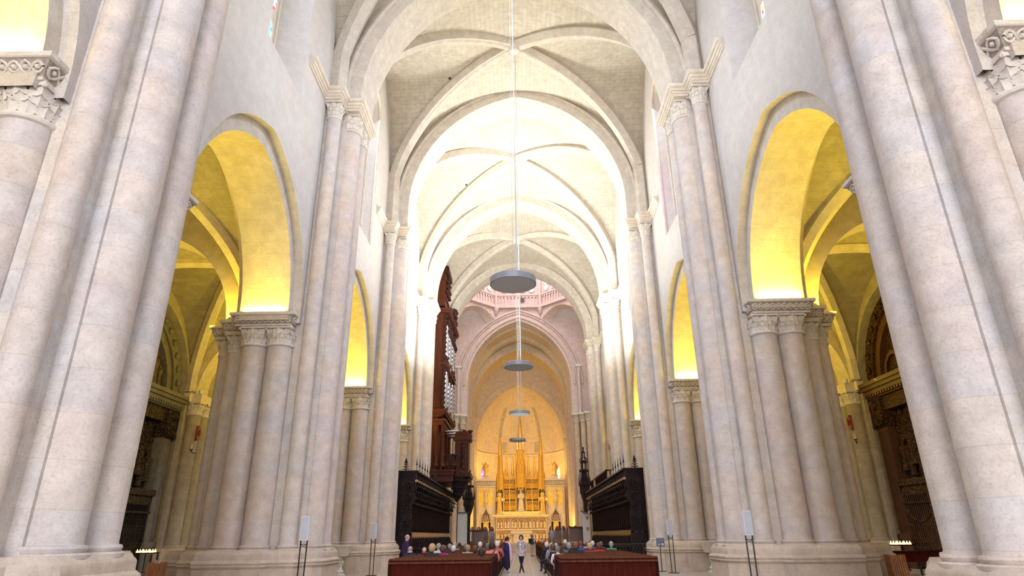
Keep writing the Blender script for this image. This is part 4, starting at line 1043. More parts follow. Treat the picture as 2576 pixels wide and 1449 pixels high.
# ------------------------------------------------------------------ organ
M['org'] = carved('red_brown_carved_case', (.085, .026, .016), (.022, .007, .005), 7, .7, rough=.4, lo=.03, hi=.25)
M['orgp'] = wood('red_brown_organ_wood', (.085, .025, .015), .45, coat=.03)
M['pipe'] = plain('tin_organ_pipe', (.62, .66, .74), .25, .9, var=.06)
OX, OY = -6.9, 52.0
og = empty('organ', 'tall carved red-brown organ case with tin pipes on the left wall', 'organ', (OX, OY, 6.4))
def ob(): m = MB(); m.T = lambda c: (c[0] - OX, c[1] - OY, c[2] - 6.4); return m
m = ob(); m.box(-7.55, -6.45, 52.0, 59.6, 10.9, 20.4); m.build('main_case', 'orgp', og)
m = ob(); m.box(-7.25, -6.6, 51.9, 52.0, 11.3, 19.4); m.box(-7.18, -6.67, 51.86, 51.9, 11.45, 19.2); m.build('side_panel', 'orgp', og)
m = ob()
for i in range(52):
    z = 11.5 + i * .148; m.tube([(-7.14, 51.84, z), (-6.925, 51.83, z + .1), (-6.71, 51.84, z)], .022, 4)
m.build('herringbone_lattice', 'pewtop', og)
for x, w_ in ((-6.40, .1),):
    for y in (52.05, 54.4, 57.0, 59.4):
        m = ob(); m.box(x - .06, x + .12, y - .14, y + .14, 11.0, 20.2); 
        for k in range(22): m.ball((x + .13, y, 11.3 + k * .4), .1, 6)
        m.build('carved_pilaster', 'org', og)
rn = random.Random(5)
for (ya, yb, zb, zt) in ((52.35, 54.1, 11.4, 15.0), (52.35, 54.1, 16.4, 19.3), (54.7, 56.7, 11.4, 14.6), (54.7, 56.7, 15.6, 19.2), (57.3, 59.2, 11.4, 15.0), (57.3, 59.2, 16.4, 19.3)):
    n = 6
    for i in range(n):
        y = ya + (yb - ya) * (i + .5) / n; h = zt - .5 * abs(i - (n - 1) / 2) / n * 2
        m = ob(); m.lathe([(.02, zb), (.12, zb + .4), (.12, h), (.115, h + .02)], -6.33, y, 0, 10); m.build('organ_pipe', 'pipe', og, smooth=True)
for z in (11.1, 15.3, 20.0):
    m = ob(); o_ = .3 if z > 19 else .16
    m.box(-7.6, -6.3 + o_, 51.85, 59.8, z, z + .18); m.box(-7.6, -6.22 + o_, 51.75, 59.9, z + .18, z + .42) if z > 19 or z < 12 else m.box(-6.45, -6.05, 52.6, 54.2, z + .1, z + .35)
    m.build('cornice', 'orgp', og)
m = ob()
for i in range(46): m.box(-6.1, -6.0, 51.9 + i * .17, 51.98 + i * .17, 19.9, 20.08)
m.build('dentil_band', 'org', og)
m = ob()
for i in range(60):
    y = rn.uniform(52.2, 59.4); z = rn.choice((15.7, 16.0, 19.5, 19.7, 11.6)); m.ball((-6.3 + rn.uniform(0, .12), y, z + rn.uniform(-.15, .15)), rn.uniform(.1, .2), 6)
for i in range(10): m.tube([(-6.2, 52.4 + i * .74, 19.2), (-6.05, 52.55 + i * .74, 18.7), (-6.2, 52.7 + i * .74, 18.4)], .08, 6)
m.build('scroll_carving', 'org', og)
# attic with broken pediment
m = ob(); m.box(-7.4, -6.5, 52.4, 55.0, 20.8, 24.0); m.box(-7.45, -6.4, 52.3, 55.1, 21.6, 21.8); m.build('attic', 'orgp', og)
m = ob(); m.box(-7.2, -6.2, 52.3, 55.2, 24.0, 24.5); m.box(-7.2, -6.3, 52.6, 54.9, 24.5, 24.8)
for k in range(14): m.ball((-6.35, 52.5 + k * .18, 22.2 + (k % 3) * .6), .17, 6)
m.build('attic_carving', 'org', og)
m = ob()
for k in range(26): m.ball((-6.3 + rn.uniform(-.1, .3), 57.5 + rn.uniform(-.8, 1.2), 20.9 + rn.uniform(0, 1.6)), rn.uniform(.12, .28), 6)
m.build('crest_carving', 'org', og)
# console storey and balcony
m = ob(); m.box(-7.5, -6.75, 52.0, 59.6, 6.5, 10.9); m.build('console_back', 'orgp', og)
m = ob(); m.box(-7.5, -6.1, 51.75, 59.7, 10.5, 10.72); m.box(-7.4, -6.25, 51.85, 59.6, 10.2, 10.5); m.build('cornice', 'orgp', og)
for x, y in ((-6.85, 52.05), (-6.35, 52.3), (-6.35, 54.6), (-6.35, 57.0)):
    m = ob(); m.lathe([(.26, 6.9), (.26, 7.05), (.19, 7.15), (.2, 7.3), (.17, 9.7), (.22, 9.8), (.25, 10.1), (.25, 10.2)], x, y, 0, 14); m.build('column', 'orgp', og, smooth=30)
m = ob()
for k in range(34): m.ball((-7.45 + .06 * sin(k * 2.1), 51.85, 6.8 + k * .115), .11, 6)
m.build('carved_strip', 'org', og)
m = ob(); m.box(-7.5, -5.3, 52.0, 59.6, 6.25, 6.5); m.box(-7.4, -5.2, 51.85, 59.7, 6.5, 6.62); m.box(-7.3, -5.4, 52.2, 59.0, 5.75, 6.25); m.build('balcony_floor', 'orgp', og)
m = ob(); m.box(-6.25, -5.25, 52.6, 52.7, 6.6, 7.8); m.box(-5.3, -5.2, 52.6, 59.5, 6.6, 7.8); m.box(-6.3, -5.15, 52.5, 52.75, 7.8, 7.95); m.build('parapet', 'org', og)
for x in (-6.0, -5.45):
    m = ob(); m.tube([(x + .2 * cos(2 * pi * t / 14), 52.55, 7.2 + .32 * sin(2 * pi * t / 14)) for t in range(14)], .04, 6, closed=True)
    m.lathe([(.16, 0), (.18, .1), (.08, .2), (.1, .3), (.01, .42)], x, 52.52, 6.98, 8); m.build('portrait_roundel', 'orgp', og, smooth=True)
for i in range(7):
    m = ob(); z = 9.8 + .1 * (i % 3); y = 52.7 + i * .5; m.tube([(-6.3, y, z), (-4.95 + .12 * (i % 2), y + .1, z + .02), (-4.75 + .12 * (i % 2), y + .1, z + .02)], [.06, .08, .14], 8, caps=False); m.build('horizontal_pipe', 'pipe', og, smooth=True)
# small positive case hanging over the balcony front
m = ob(); m.box(-5.35, -4.25, 52.9, 54.6, 6.5, 9.2); m.build('positive_case', 'orgp', og)
m = ob()
for a in (-5.3, -4.98, -4.62, -4.3): m.box(a - .07, a + .07, 52.8, 52.9, 6.7, 8.9)
for k in range(40): m.ball((rn.uniform(-4.95, -4.65), 52.86, 6.8 + k * .052), .08, 5)
m.build('positive_carving', 'org', og)
m = ob(); m.box(-5.5, -4.1, 52.7, 54.8, 9.1, 9.25); m.box(-5.55, -4.05, 52.65, 54.85, 9.25, 9.35); m.build('cornice', 'orgp', og)
m = ob()
fan = [(-4.8 + .62 * cos(pi * t / 12), 9.35 + .62 * sin(pi * t / 12)) for t in range(13)]
m.tess([fan], lambda q: (q[0], 52.75, q[1])); m.grid([[(a, 52.75, b) for a, b in fan], [(a, 53.0, b) for a, b in fan]])
for t in range(1, 12): m.tube([(-4.8 + .15 * cos(pi * t / 12), 52.72, 9.38 + .15 * sin(pi * t / 12)), (-4.8 + .55 * cos(pi * t / 12), 52.72, 9.35 + .55 * sin(pi * t / 12))], .04, 5)
m.build('shell_pediment', 'orgp', og)
m = ob(); m.lathe([(.05, 9.3), (.2, 9.5), (.12, 9.8), (.25, 10.0), (.02, 10.1)], -4.2, 53.9, 0, 8); m.build('urn', 'orgp', og)
m = ob(); m.box(-5.45, -4.05, 52.65, 54.8, 6.15, 6.5); m.build('positive_base', 'org', og)
m = ob(); rows = []
for k in range(9):
    t = k / 8; hw = .75 * (1 - t) ** .7 + .06; z = 6.15 - 1.9 * t; rows.append([(-4.85 - .35 * t + hw * cos(2 * pi * j / 16), 53.6 + hw * 1.2 * sin(2 * pi * j / 16), z) for j in range(16)])
m.grid(rows, wrapu=True)
for k in range(3): m.tube([(-4.85 - .35 * (.15 + .28 * k) + (.75 * (.85 - .28 * k) ** .7 + .1) * cos(2 * pi * j / 16), 53.6 + (.75 * (.85 - .28 * k) ** .7 + .1) * 1.2 * sin(2 * pi * j / 16), 6.15 - 1.9 * (.15 + .28 * k)) for j in range(16)], .09, 6, closed=True)
m.build('corbel', 'stall', og, smooth=True)

# ------------------------------------------------------------------ pulpit towers beside the crossing
def tower(label, x, y, zb, zt, w, low):
    r = empty('pulpit', label, 'pulpit', (x, y, 0))
    H = zt - zb
    def col6(m, rr, z0, z1, n=6, t=.035):
        for k in range(n):
            a = 2 * pi * k / n; m.tube([(rr * cos(a), rr * sin(a), z0), (rr * cos(a), rr * sin(a), z1)], t, 5)
    m = MB(); m.lathe([(.12, low), (.3, low + .15), (.16, low + .4), (.18, zb - .9), (.3, zb - .6), (w * .9, zb - .05), (w * 1.05, zb)], 0, 0, 0, 8); m.build('stem', 'stall', r)
    m = MB(); m.lathe([(w * 1.0, zb), (w, zb + H * .16), (w * 1.12, zb + H * .17), (w * 1.12, zb + H * .2), (w * .8, zb + H * .22)], 0, 0, 0, 6); m.build('body', 'stall', r)
    m = MB(); col6(m, w * .8, zb + H * .2, zb + H * .45); m.lathe([(w * .3, zb + H * .2), (w * .25, zb + H * .45)], 0, 0, 0, 6)
    for k in range(6):
        a = 2 * pi * k / 6; spire(m, w * 1.05 * cos(a), w * 1.05 * sin(a), zb + H * .15, zb + H * .4, .07, cr=False)
    m.build('open_stage', 'stall', r)
    m = MB(); m.lathe([(w * .95, zb + H * .45), (w * .95, zb + H * .49), (w * .6, zb + H * .51)], 0, 0, 0, 6); col6(m, w * .5, zb + H * .5, zb + H * .64); m.build('middle_stage', 'stall', r)
    m = MB(); m.lathe([(w * .7, zb + H * .64), (w * .7, zb + H * .67), (w * .45, zb + H * .7)], 0, 0, 0, 6)
    for k in range(6):
        a = 2 * pi * k / 6; m.tube([(w * .65 * cos(a), w * .65 * sin(a), zb + H * .66), (w * .8 * cos(a), w * .8 * sin(a), zb + H * .71), (w * .35 * cos(a), w * .35 * sin(a), zb + H * .76)], .035, 5)
    m.build('crown', 'stall', r)
    m = MB(); col6(m, w * .28, zb + H * .74, zb + H * .86, t=.025); m.lathe([(w * .4, zb + H * .86), (w * .35, zb + H * .88), (w * .1, zb + H * .9)], 0, 0, 0, 6); m.build('lantern', 'stall', r)
    m = MB(); fig(m, 0, 0, zb + H * .89, H * .11); m.build('top_figure', 'stall', r, smooth=True)
tower('dark pierced gothic pulpit tower standing behind the end of the left choir stalls', -4.85, 61.5, 4.3, 7.9, .5, .1)
tower('dark pierced gothic pulpit tower with a tiny figure behind the right choir stalls', 6.25, 63.5, 5.4, 9.8, .5, .1)

# pale cabinets, chests and seats at the sanctuary steps
M['pale'] = plain('pale_painted_panel', (.62, .62, .60), .6, var=.08)
M['brown'] = wood('brown_choir_seat', (.12, .045, .022), .4)
M['redc'] = plain('red_cloth', (.30, .01, .012), .8)
M['paper'] = plain('white_paper', (.75, .77, .85), .8, var=.04)
c = empty('cabinet', 'tall pale grey cabinet standing at the far end of the left choir stalls', 'cabinet', (-5.35, 60.9, 0))
m = MB(); m.box(-.42, .30, -.3, .3, 0, 3.6); m.box(.30, .42, -.34, .34, 0, 3.66); m.build('body', 'pale', c)
m = MB(); m.box(-.46, .46, -.36, .36, 3.6, 3.7); m.build('top_board', 'lead', c)
m = MB(); m.box(-.38, .26, -.32, -.3, .3, 1.9); m.box(-.38, .26, -.32, -.3, 2.0, 3.4); m.build('door', 'pale', c)
c = empty('cabinet', 'white sloping panel with two shields beside the right choir stalls', 'display panel', (6.0, 61.4, 0))
m = MB(); m.box(-.10, .3, -.06, .06, 0, 3.45); m.box(-.34, -.1, -.04, .1, .9, 3.5); m.build('board', 'pale', c)
m = MB(); m.poly([(-.45, -.3, 3.62), (.35, -.3, 3.35), (.35, .5, 3.5), (-.45, .5, 3.8)]); m.build('sloping_top', 'pewtop', c)
M['shield'] = plain('ochre_shield', (.35, .22, .08), .6)
for z in (2.9, 1.95):
    m = MB(); m.tess([[(-.02, z + .35), (.24, z + .35), (.24, z + .12), (.11, z), (-.02, z + .12)]], lambda q: (q[0], -.07, q[1])); m.build('shield', 'shield', c)
o = MB(); o.box(-.3, .3, -.04, .04, 0, 1.2); o = o.build('banner', 'redc', loc=(-4.95, 63.2, 0.0)); tag(o, 'red cloth hanging below a white notice near the left pulpit', 'cloth')
o = MB(); o.box(-.26, .26, -.02, .02, 1.2, 2.0); o.box(-.03, .03, .0, .02, 0, 1.2); o = o.build('notice', 'paper', loc=(-4.95, 63.14, 0)); tag(o, 'white paper notice above a red cloth near the left pulpit', 'notice')
def seat_row(label, x0, x1, y, z):
    r = empty('sanctuary_bench', label, 'bench', ((x0 + x1) / 2, y, z)); L = (x1 - x0) / 2
    m = MB(); m.box(-L, L, -.3, .3, 0, .5); m.build('seat', 'brown', r)
    m = MB(); m.box(-L, L, -.1 + .35, .45, .5, 1.35)
    n = max(2, int(L * 2 / .55))
    for i in range(n): m.lathe([(.24, 1.35), (.26, 1.5), (.15, 1.72), (.02, 1.8)], -L + .3 + (L * 2 - .6) * i / max(1, n - 1), .38, 0, 8)
    m.build('back', 'brown', r)
    for x in (-L, L):
        m = MB(); m.box(x - .05, x + .05, -.35, .5, 0, 1.0); m.lathe([(.05, 1.0), (.09, 1.05), (.02, 1.15)], x, -.3, 0, 8); m.build('arm', 'brown', r)
seat_row('dark brown carved bench at the left of the sanctuary steps', -5.6, -2.9, 72.6, .8); seat_row('dark brown carved bench at the right of the sanctuary steps', 3.0, 6.2, 72.6, .8)
for s, side in ((-1, 'left'), (1, 'right')):
    b = empty('stool', 'small wooden stool on the sanctuary floor, %s of the altar table' % side, 'stool', (s * 2.45 + .1, 74.2, .8))
    m = MB(); m.box(-.45, .45, -.2, .2, .42, .5); m.build('seat', 'brown', b)
    for x in (-.35, .35):
        m = MB(); m.tube([(x, 0, 0), (x * .8, 0, .42)], .04, 5); m.build('leg', 'brown', b)
    for j, (xx, yy) in enumerate(((3.15, 69.6), (4.25, 69.9), (5.0, 70.2))):
        nm = ['inner', 'middle', 'outer'][j]
        cs = empty('candlestick', 'tall brass candlestick on the %s of the sanctuary, %s of three' % (side, nm), 'candlestick', (s * xx - (0 if s > 0 else .2), yy, .0), group=None)
        m = MB(); m.lathe([(.18, 0), (.16, .08), (.04, .15), (.035, .9), (.06, .95), (.035, 1.0), (.035, 1.7), (.07, 1.75)], 0, 0, 0, 10); m.build('stand', 'goldp', cs, smooth=True)
        m = MB(); m.lathe([(.03, 1.75), (.03, 2.4), (.005, 2.42)], 0, 0, 0, 8); m.build('candle', 'paper', cs)
o = empty('sedilia', 'dark brown high-backed seat at the right edge of the sanctuary', 'seat', (5.6, 66.5, 0))
m = MB(); m.box(-.75, .75, -.3, .4, 0, .9); m.box(-.75, .75, .25, .4, .9, 2.3); m.build('seat', 'brown', o)
m = MB(); m.prism([(-.85, -.4), (.85, -.4), (.85, .5), (-.85, .5)], 2.3, 2.42); m.build('top_board', 'pewtop', o)
o = empty('sedilia', 'dark brown high-backed seat at the left edge of the sanctuary under the pulpit', 'seat', (-4.3, 66.5, 0))
m = MB(); m.box(-.6, .6, -.3, .4, 0, .9); m.box(-.6, .6, .25, .4, .9, 2.1); m.build('seat', 'brown', o)
m = MB(); m.prism([(-.65, -.4), (.65, -.4), (.65, .5), (-.65, .5)], 2.1, 2.2); m.build('top_board', 'pewtop', o)

# ------------------------------------------------------------------ loudspeakers, fonts, sign, railing
M['spk'] = plain('light_grey_speaker_cloth', (.50, .52, .58), .8, var=.05)
M['spkf'] = plain('white_speaker_case', (.70, .69, .70), .5, var=.04)
def speaker(label, x, y, rz, k=1):
    r = empty('loudspeaker', label, 'speaker', (x, y, 0), rz, group=None)
    m = MB(); m.box(-.125, .125, -.04, .1, 1.62, 2.3); m.build('speaker_case', 'spkf', r)
    m = MB(); m.box(-.11, .11, -.05, -.04, 1.64, 2.28); m.build('grille', 'spk', r)
    for sx in (-1, 1):
        m = MB(); m.tube([(sx * .1, .03, 1.62), (sx * .085, .03, .02)], .02, 6); m.build('leg', 'black', r)
    m = MB()
    for i in range(2): m.tube([(-.09, .03, 1.42 + i * .1), (.09, .03, 1.5)], .008, 4); m.tube([(.09, .03, 1.42 + i * .1), (-.09, .03, 1.5)], .008, 4)
    m.build('brace', 'black', r)
    m = MB(); m.lathe([(.26, 0), (.26, .02), (.02, .03)], 0, .03, 0, 16); m.build('base', 'black', r)
speaker('white column loudspeaker on thin black legs before the second pier on the left', -6.45, 19.9, -.1); speaker('white column loudspeaker on thin black legs before the second pier on the right', 6.62, 19.6, .1)
speaker('smaller-looking white column loudspeaker before the third pier on the left', -7.05, 32.0, -.1); speaker('smaller-looking white column loudspeaker before the third pier on the right', 7.0, 31.6, .1)
M['marble'] = plain('pale_marble', (.66, .62, .56), .6, var=.15, scale=6, bump=.2)
for s, side, x, y in ((-1, 'left', -8.55, 31.9), (1, 'right', 8.85, 31.5)):
    r = empty('holy_water_font', 'small pale stone font on a baluster foot against the third pier on the %s' % side, 'font', (x, y, 0))
    m = MB(); m.lathe([(.3, 0), (.3, .08), (.2, .12), (.24, .2), (.16, .28), (.13, .4), (.2, .6), (.14, .8), (.17, .86)], 0, 0, 0, 16); m.build('foot', 'marble', r, smooth=30)
    m = MB(); m.prism([(-.32, -.28), (.32, -.28), (.32, .28), (-.32, .28)], .86, 1.28, poly2=[(-.45, -.36), (.45, -.36), (.45, .36), (-.45, .36)]); m.box(-.47, .47, -.38, .38, 1.28, 1.34); m.build('basin', 'marble', r)
M['signb'] = plain('blue_grey_sign', (.13, .15, .22), .5, var=.1)
r = empty('information_sign', 'small blue-grey information sign on a stand before the right third pier', 'sign', (6.75, 32.9, 0), .2)
m = MB(); m.tube([(0, .05, 0), (0, .05, 1.2)], .02, 6); m.lathe([(.2, 0), (.2, .02), (.02, .03)], 0, .05, 0, 12); m.build('stand', 'black', r)
m = MB(); m.poly([(-.22, -.05, 1.12), (.2, -.05, 1.12), (.27, .1, 1.5), (-.15, .1, 1.5)]); m.build('sign_plate', 'signb', r)
m = MB(); m.poly([(-.12, -.04, 1.18), (-.06, -.04, 1.18), (-.05, -.02, 1.22), (-.11, -.02, 1.22)]); m.poly([(.05, -.04, 1.18), (.15, -.04, 1.18), (.15, -.01, 1.24), (.06, -.01, 1.24)]); m.T = None
m.v = [(x, y - .012, z) for x, y, z in m.v]; m.build('white_mark', 'paper', r)
r = empty('iron_railing', 'low black wrought iron railing at the end of the right pews', 'railing', (5.6, 34.6, 0))
m = MB(); m.box(-.9, .75, -.02, .02, 1.2, 1.24); m.box(-.9, .75, -.02, .02, .15, .18); m.build('rail', 'black', r)
for x in (.62, .75):
    m = MB(); m.tube([(x, 0, 0), (x, 0, 1.26)], .03, 6); m.build('post', 'black', r)
m = MB()
for i in range(9):
    x = -.82 + i * .17
    for z in (.4, .7, 1.0): m.tube([(x + .08 * cos(t), 0, z + .14 * sin(t)) for t in [2 * pi * j / 8 for j in range(8)]], .01, 4, closed=True)
m.build('scrollwork', 'black', r)
# ------------------------------------------------------------------ side chapels
M['gild'] = carved('dim_gilt_carving', (.085, .055, .03), (.012, .008, .005), 8, .7, rough=.5, lo=.03, hi=.22)
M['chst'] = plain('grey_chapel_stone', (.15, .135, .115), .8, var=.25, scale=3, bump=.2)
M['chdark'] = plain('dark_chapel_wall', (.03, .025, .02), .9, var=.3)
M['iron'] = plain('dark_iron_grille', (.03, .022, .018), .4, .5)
M['brown2'] = carved('brown_carved_retable', (.10, .042, .016), (.02, .008, .004), 6, .6, rough=.45, lo=.03, hi=.22)
M['brown3'] = wood('brown_retable_wood', (.085, .033, .012), .5)
M['canvas'] = plain('dark_oil_painting', (.06, .035, .02), .5, var=.7, scale=2.2)
M['flame'] = plain('candle_glow', (1, .55, .15), .5, emit=(1, .5, .1), es=9)
M['flesh'] = plain('painted_figures', (.08, .05, .035), .6, var=.4, scale=5)
def chapel(s):
    L = s < 0; side = 'left' if L else 'right'
    cy = (YP[s][2] + YP[s][3]) / 2 + 1.0; X = lambda x: s * x
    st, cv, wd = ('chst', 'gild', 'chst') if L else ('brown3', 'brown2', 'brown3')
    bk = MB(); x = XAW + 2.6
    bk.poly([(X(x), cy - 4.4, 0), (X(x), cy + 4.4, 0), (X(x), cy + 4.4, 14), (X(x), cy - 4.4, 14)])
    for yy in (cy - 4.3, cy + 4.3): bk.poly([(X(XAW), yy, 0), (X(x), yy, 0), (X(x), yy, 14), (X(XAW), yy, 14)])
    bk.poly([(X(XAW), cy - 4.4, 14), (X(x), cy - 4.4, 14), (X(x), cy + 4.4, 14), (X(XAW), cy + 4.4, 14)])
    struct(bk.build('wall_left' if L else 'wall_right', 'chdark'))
    r = empty('chapel_retable', ('dark gilded chapel front with a lunette painting in the left aisle' if L else 'brown wooden chapel front with fluted pilasters in the right aisle'), 'retable', (X(XAW), cy, 0))
    def nb(): m = MB(); m.T = lambda c: (X(c[0]) - X(XAW), c[1] - cy, c[2]); return m
    xf = XAW + .5
    # pilasters, both sides
    for sg in (-1, 1):
        yy = cy + sg * 3.55
        m = nb(); m.box(xf - .35, xf + .3, yy - .5, yy + .5, 0, 1.3); m.box(xf - .4, xf + .3, yy - .56, yy + .56, 1.3, 1.55); m.box(xf - .25, xf + .3, yy - .42, yy + .42, 1.55, 6.7)
        for k in range(5 if not L else 2): m.box(xf - .29, xf - .2, yy - .36 + k * (.17 if not L else .55), yy - .27 + k * (.17 if not L else .55) + (0 if not L else .1), 1.7, 6.5)
        m.build('pilaster', wd, r)
        m = nb(); m.prism([(xf - .3, yy - .45), (xf - .3, yy + .45), (xf + .2, yy + .45), (xf + .2, yy - .45)], 6.7, 7.5, poly2=[(xf - .45, yy - .6), (xf - .45, yy + .6), (xf + .2, yy + .6), (xf + .2, yy - .6)])
        rn = random.Random(4)
        for k in range(22): m.ball((xf - .4 + rn.uniform(-.05, .05), yy + rn.uniform(-.5, .5), rn.uniform(6.75, 7.5)), .12, 6)
        m.build('pilaster_capital', cv, r)
        m = nb(); m.box(xf - .4, xf + .2, yy - .55, yy + .55, 7.5, 8.2); m.ball((xf - .42, yy, 7.85), .25, 8); m.build('entablature_block', cv, r)
    m = nb(); m.box(xf - .25, xf + .3, cy - 4.1, cy + 4.1, 7.5, 8.2); m.build('frieze', cv, r)
    m = nb()
    for z, o in ((8.2, .35), (8.4, .5), (8.6, .62), (8.8, .72)): m.box(xf - o - .1, xf + .3, cy - 4.1 - .3, cy + 4.1 + .3, z, z + .2)
    for k in range(34): m.box(xf - .6, xf - .4, cy - 4.2 + k * .25, cy - 4.08 + k * .25, 8.25, 8.42)
    m.build('cornice', wd, r)
    # arch above the cornice with carved face
    for h0, h1, xx, mt, nm in ((3.5, 4.15, xf - .1, cv if not L else wd, 'carved_arch'), (3.1, 3.5, xf + .05, wd, 'inner_arch')):
        a0 = pt(h0, h0 * 1.05, 16, cy, 9.0); a1 = pt(h1, h1 * 1.05, 16, cy, 9.0)
        m = nb(); m.grid([[(xx, y, z) for y, z in a0], [(xx, y, z) for y, z in a1]]); m.grid([[(xx, y, z) for y, z in a0], [(xx + .6, y, z) for y, z in a0]])
        if nm == 'carved_arch':
            for k in range(0, len(a0), 2): m.ball((xx - .02, (a0[k][0] + a1[k][0]) / 2, (a0[k][1] + a1[k][1]) / 2), .2, 6)
        m.build(nm, mt, r)
    ap = pt(3.1, 3.3, 16, cy, 9.0)
    m = nb(); m.tess([ap], lambda q: (xf + .35, q[0], q[1])); lun = m.build('lunette_painting', 'canvas' if L else 'brown2', r)
    if L:
        m = nb()
        for k, (dy, h) in enumerate(((1.9, 1.7), (1.2, 1.4), (.3, 1.9), (2.5, 1.2), (-.8, 1.6))): fig(m, xf + .3, cy + dy, 9.3, h)
        m.build('painted_figures', 'flesh', lun)
    else:
        for dy in (-2.0, 0, 2.0):
            m = nb(); q = pt(.75, .8, 8, cy + dy, 9.4); m.grid([[(xf + .2, y, z) for y, z in q], [(xf + .2, cy + dy + (y - cy - dy) * 1.25, 9.4 + (z - 9.4) * 1.25) for y, z in q]]); m.build('small_arch_panel', 'brown3', lun)
    # retable behind the grille
    m = nb(); m.box(xf + .35, xf + .6, cy - 3.2, cy + 3.2, .0, 7.5); m.build('retable_board', 'chdark' if L else 'brown3', r)
    m = nb(); rn = random.Random(9); m.box(xf + .24, xf + .36, cy - 3.1, cy + 3.1, 3.9, 7.4)
    for k in range(90): m.ball((xf + .28, cy + rn.uniform(-3.1, 3.1), rn.uniform(6.0, 7.4)), rn.uniform(.1, .22), 6)
    m.tube([(xf + .15, cy + 1.2 + 1.25 * cos(pi * t / 12), 4.7 + 1.4 * sin(pi * t / 12)) for t in range(13)], .13, 6)
    for k in range(8):
        fig(m, xf + .15, cy - .1 + k * .4, 4.2 + .25 * (k % 3), 1.1 + .4 * (k % 2))
    m.build('retable_carving', cv, r, smooth=30)
    if L:
        m = nb(); m.T = lambda c: (X(c[0]) - X(XAW), c[1] - cy, c[2]); m.lathe([(.001, -.06), (.3, -.05), (.34, 0), (.3, .05)], 0, 0, 0, 14)
        m.v = [((X(xf + .05) - X(XAW)) - s * (z * 1.0), 1.25 + y * .85, 4.75 + x * 1.15) for x, y, z in m.v]; sh = m.build('oval_shield', plain('pale_gilt_shield', (.45, .36, .20), .5), r)
        m = MB(); q0 = X(xf - .02) - X(XAW)
        for stroke in ([(-.14, -.18), (-.14, .2), (-.02, .2), (.0, .08), (-.14, .02), (.0, -.18)], [(.14, .2), (.14, -.12), (.06, -.18), (.03, -.1)]): m.tube([(q0, 1.25 - a, 4.75 + b) for a, b in stroke], .022, 5)
        m.build('monogram', 'lead', sh)
    # cornice over the grille
    m = nb(); m.box(xf - .35, xf + .3, cy - 3.3, cy + 3.3, 3.75, 4.05); m.box(xf - .25, xf + .3, cy - 3.2, cy + 3.2, 3.35, 3.75); m.box(xf - .3, xf + .3, cy - 3.25, cy + 3.25, 2.9, 3.0); m.build('grille_cornice', 'gild' if L else 'brown2', r)
    g = empty('iron_grille', 'dark barred grille closing the %s aisle chapel' % side, 'grille', (X(xf - .2), cy, 0))
    def gbm(): m = MB(); m.T = lambda c: (X(c[0]) - X(xf - .2), c[1] - cy, c[2]); return m
    m = gbm()
    for k in range(44): 
        y = cy - 3.05 + k * .142; m.tube([(xf - .2, y, .9 if L else .1), (xf - .2, y, 3.35)], .022, 5)
        if L:
            for z in (1.5, 2.0, 2.15, 2.3, 2.6): m.ball((xf - .2, y, z), .042, 5)
    m.build('bars', 'iron' if L else 'brown3', g)
    m = gbm()
    for z in (.12, .9, 1.15, 2.9, 3.3): m.box(xf - .24, xf - .16, cy - 3.1, cy + 3.1, z, z + .06)
    for y in (cy - 3.1, cy - 1.05, cy + 1.05, cy + 3.05): m.box(xf - .26, xf - .14, y - .07, y + .07, 0, 3.4)
    if not L:
        for sg in (-1, 1): m.tube([(xf - .22, cy + sg * 2.05 + 1.0 * cos(pi + pi * t / 10), 2.85 + .75 * sin(pi + pi * t / 10)) for t in range(11)], .05, 6)
    m.build('frame', 'iron' if L else 'brown2', g)
    if L:
        m = gbm()
        for k in range(24): m.tube([(xf - .2, cy - 3.05 + k * .26, .15), (xf - .2, cy - 2.8 + k * .26, .88)], .012, 4); m.tube([(xf - .2, cy - 2.8 + k * .26, .15), (xf - .2, cy - 3.05 + k * .26, .88)], .012, 4)
        m.build('lattice', 'iron', g)
    # votive candle stand
    cx, cyy = (XAW - 1.0, cy + 1.35) if L else (XAW - 1.6, cy + .9)
    v = empty('votive_stand', 'black iron candle stand with glowing votive lights before the %s chapel' % side, 'candle stand', (X(cx), cyy, 0))
    m = MB(); m.tube([(0, 0, .25), (0, 0, 1.1)], .025, 6)
    for k in range(3):
        a = 2 * pi * k / 3 + .5; m.tube([(0, 0, .3), (.22 * cos(a), .22 * sin(a), .2), (.3 * cos(a), .3 * sin(a), .04), (.38 * cos(a), .38 * sin(a), .09)], .02, 5)
    m.build('stand', 'black', v)
    m = MB(); m.box(-.4, .4, -.35, .35, 1.08, 1.13); m.box(.4, .62, -.05, .05, 1.1, 1.14); m.box(.55, .6, -.04, .04, .8, 1.1); m.build('tray', 'black', v)
    for k in range(9):
        m = MB(); m.lathe([(.05, 1.13), (.05, 1.2), (.015, 1.21), (.02, 1.24), (.004, 1.28)], -.3 + (k % 3) * .3, -.22 + (k // 3) * .22, 0, 8); m.build('votive_light', 'flame', v)
    # consecration cross and candle bracket on the respond
    yc = YP[s][3]
    M['cross'] = M.get('cross') or plain('red_cross_paint', (.50, .07, .03), .7); M['disc2'] = M.get('disc2') or plain('cream_cross_disc', (.60, .54, .44), .8)
    px, py, pz = X(XAW - .80), yc - .55, 7.1
    d = empty('consecration_cross', 'round cream disc with a red flared cross on the %s aisle pier' % side, 'cross', (px, py, pz), .55 * s)
    m = MB(); n = 24; m.poly([(.42 * cos(2 * pi * k / n), 0, .42 * sin(2 * pi * k / n)) for k in range(n)]); m.build('disc', 'disc2', d)
    m = MB()
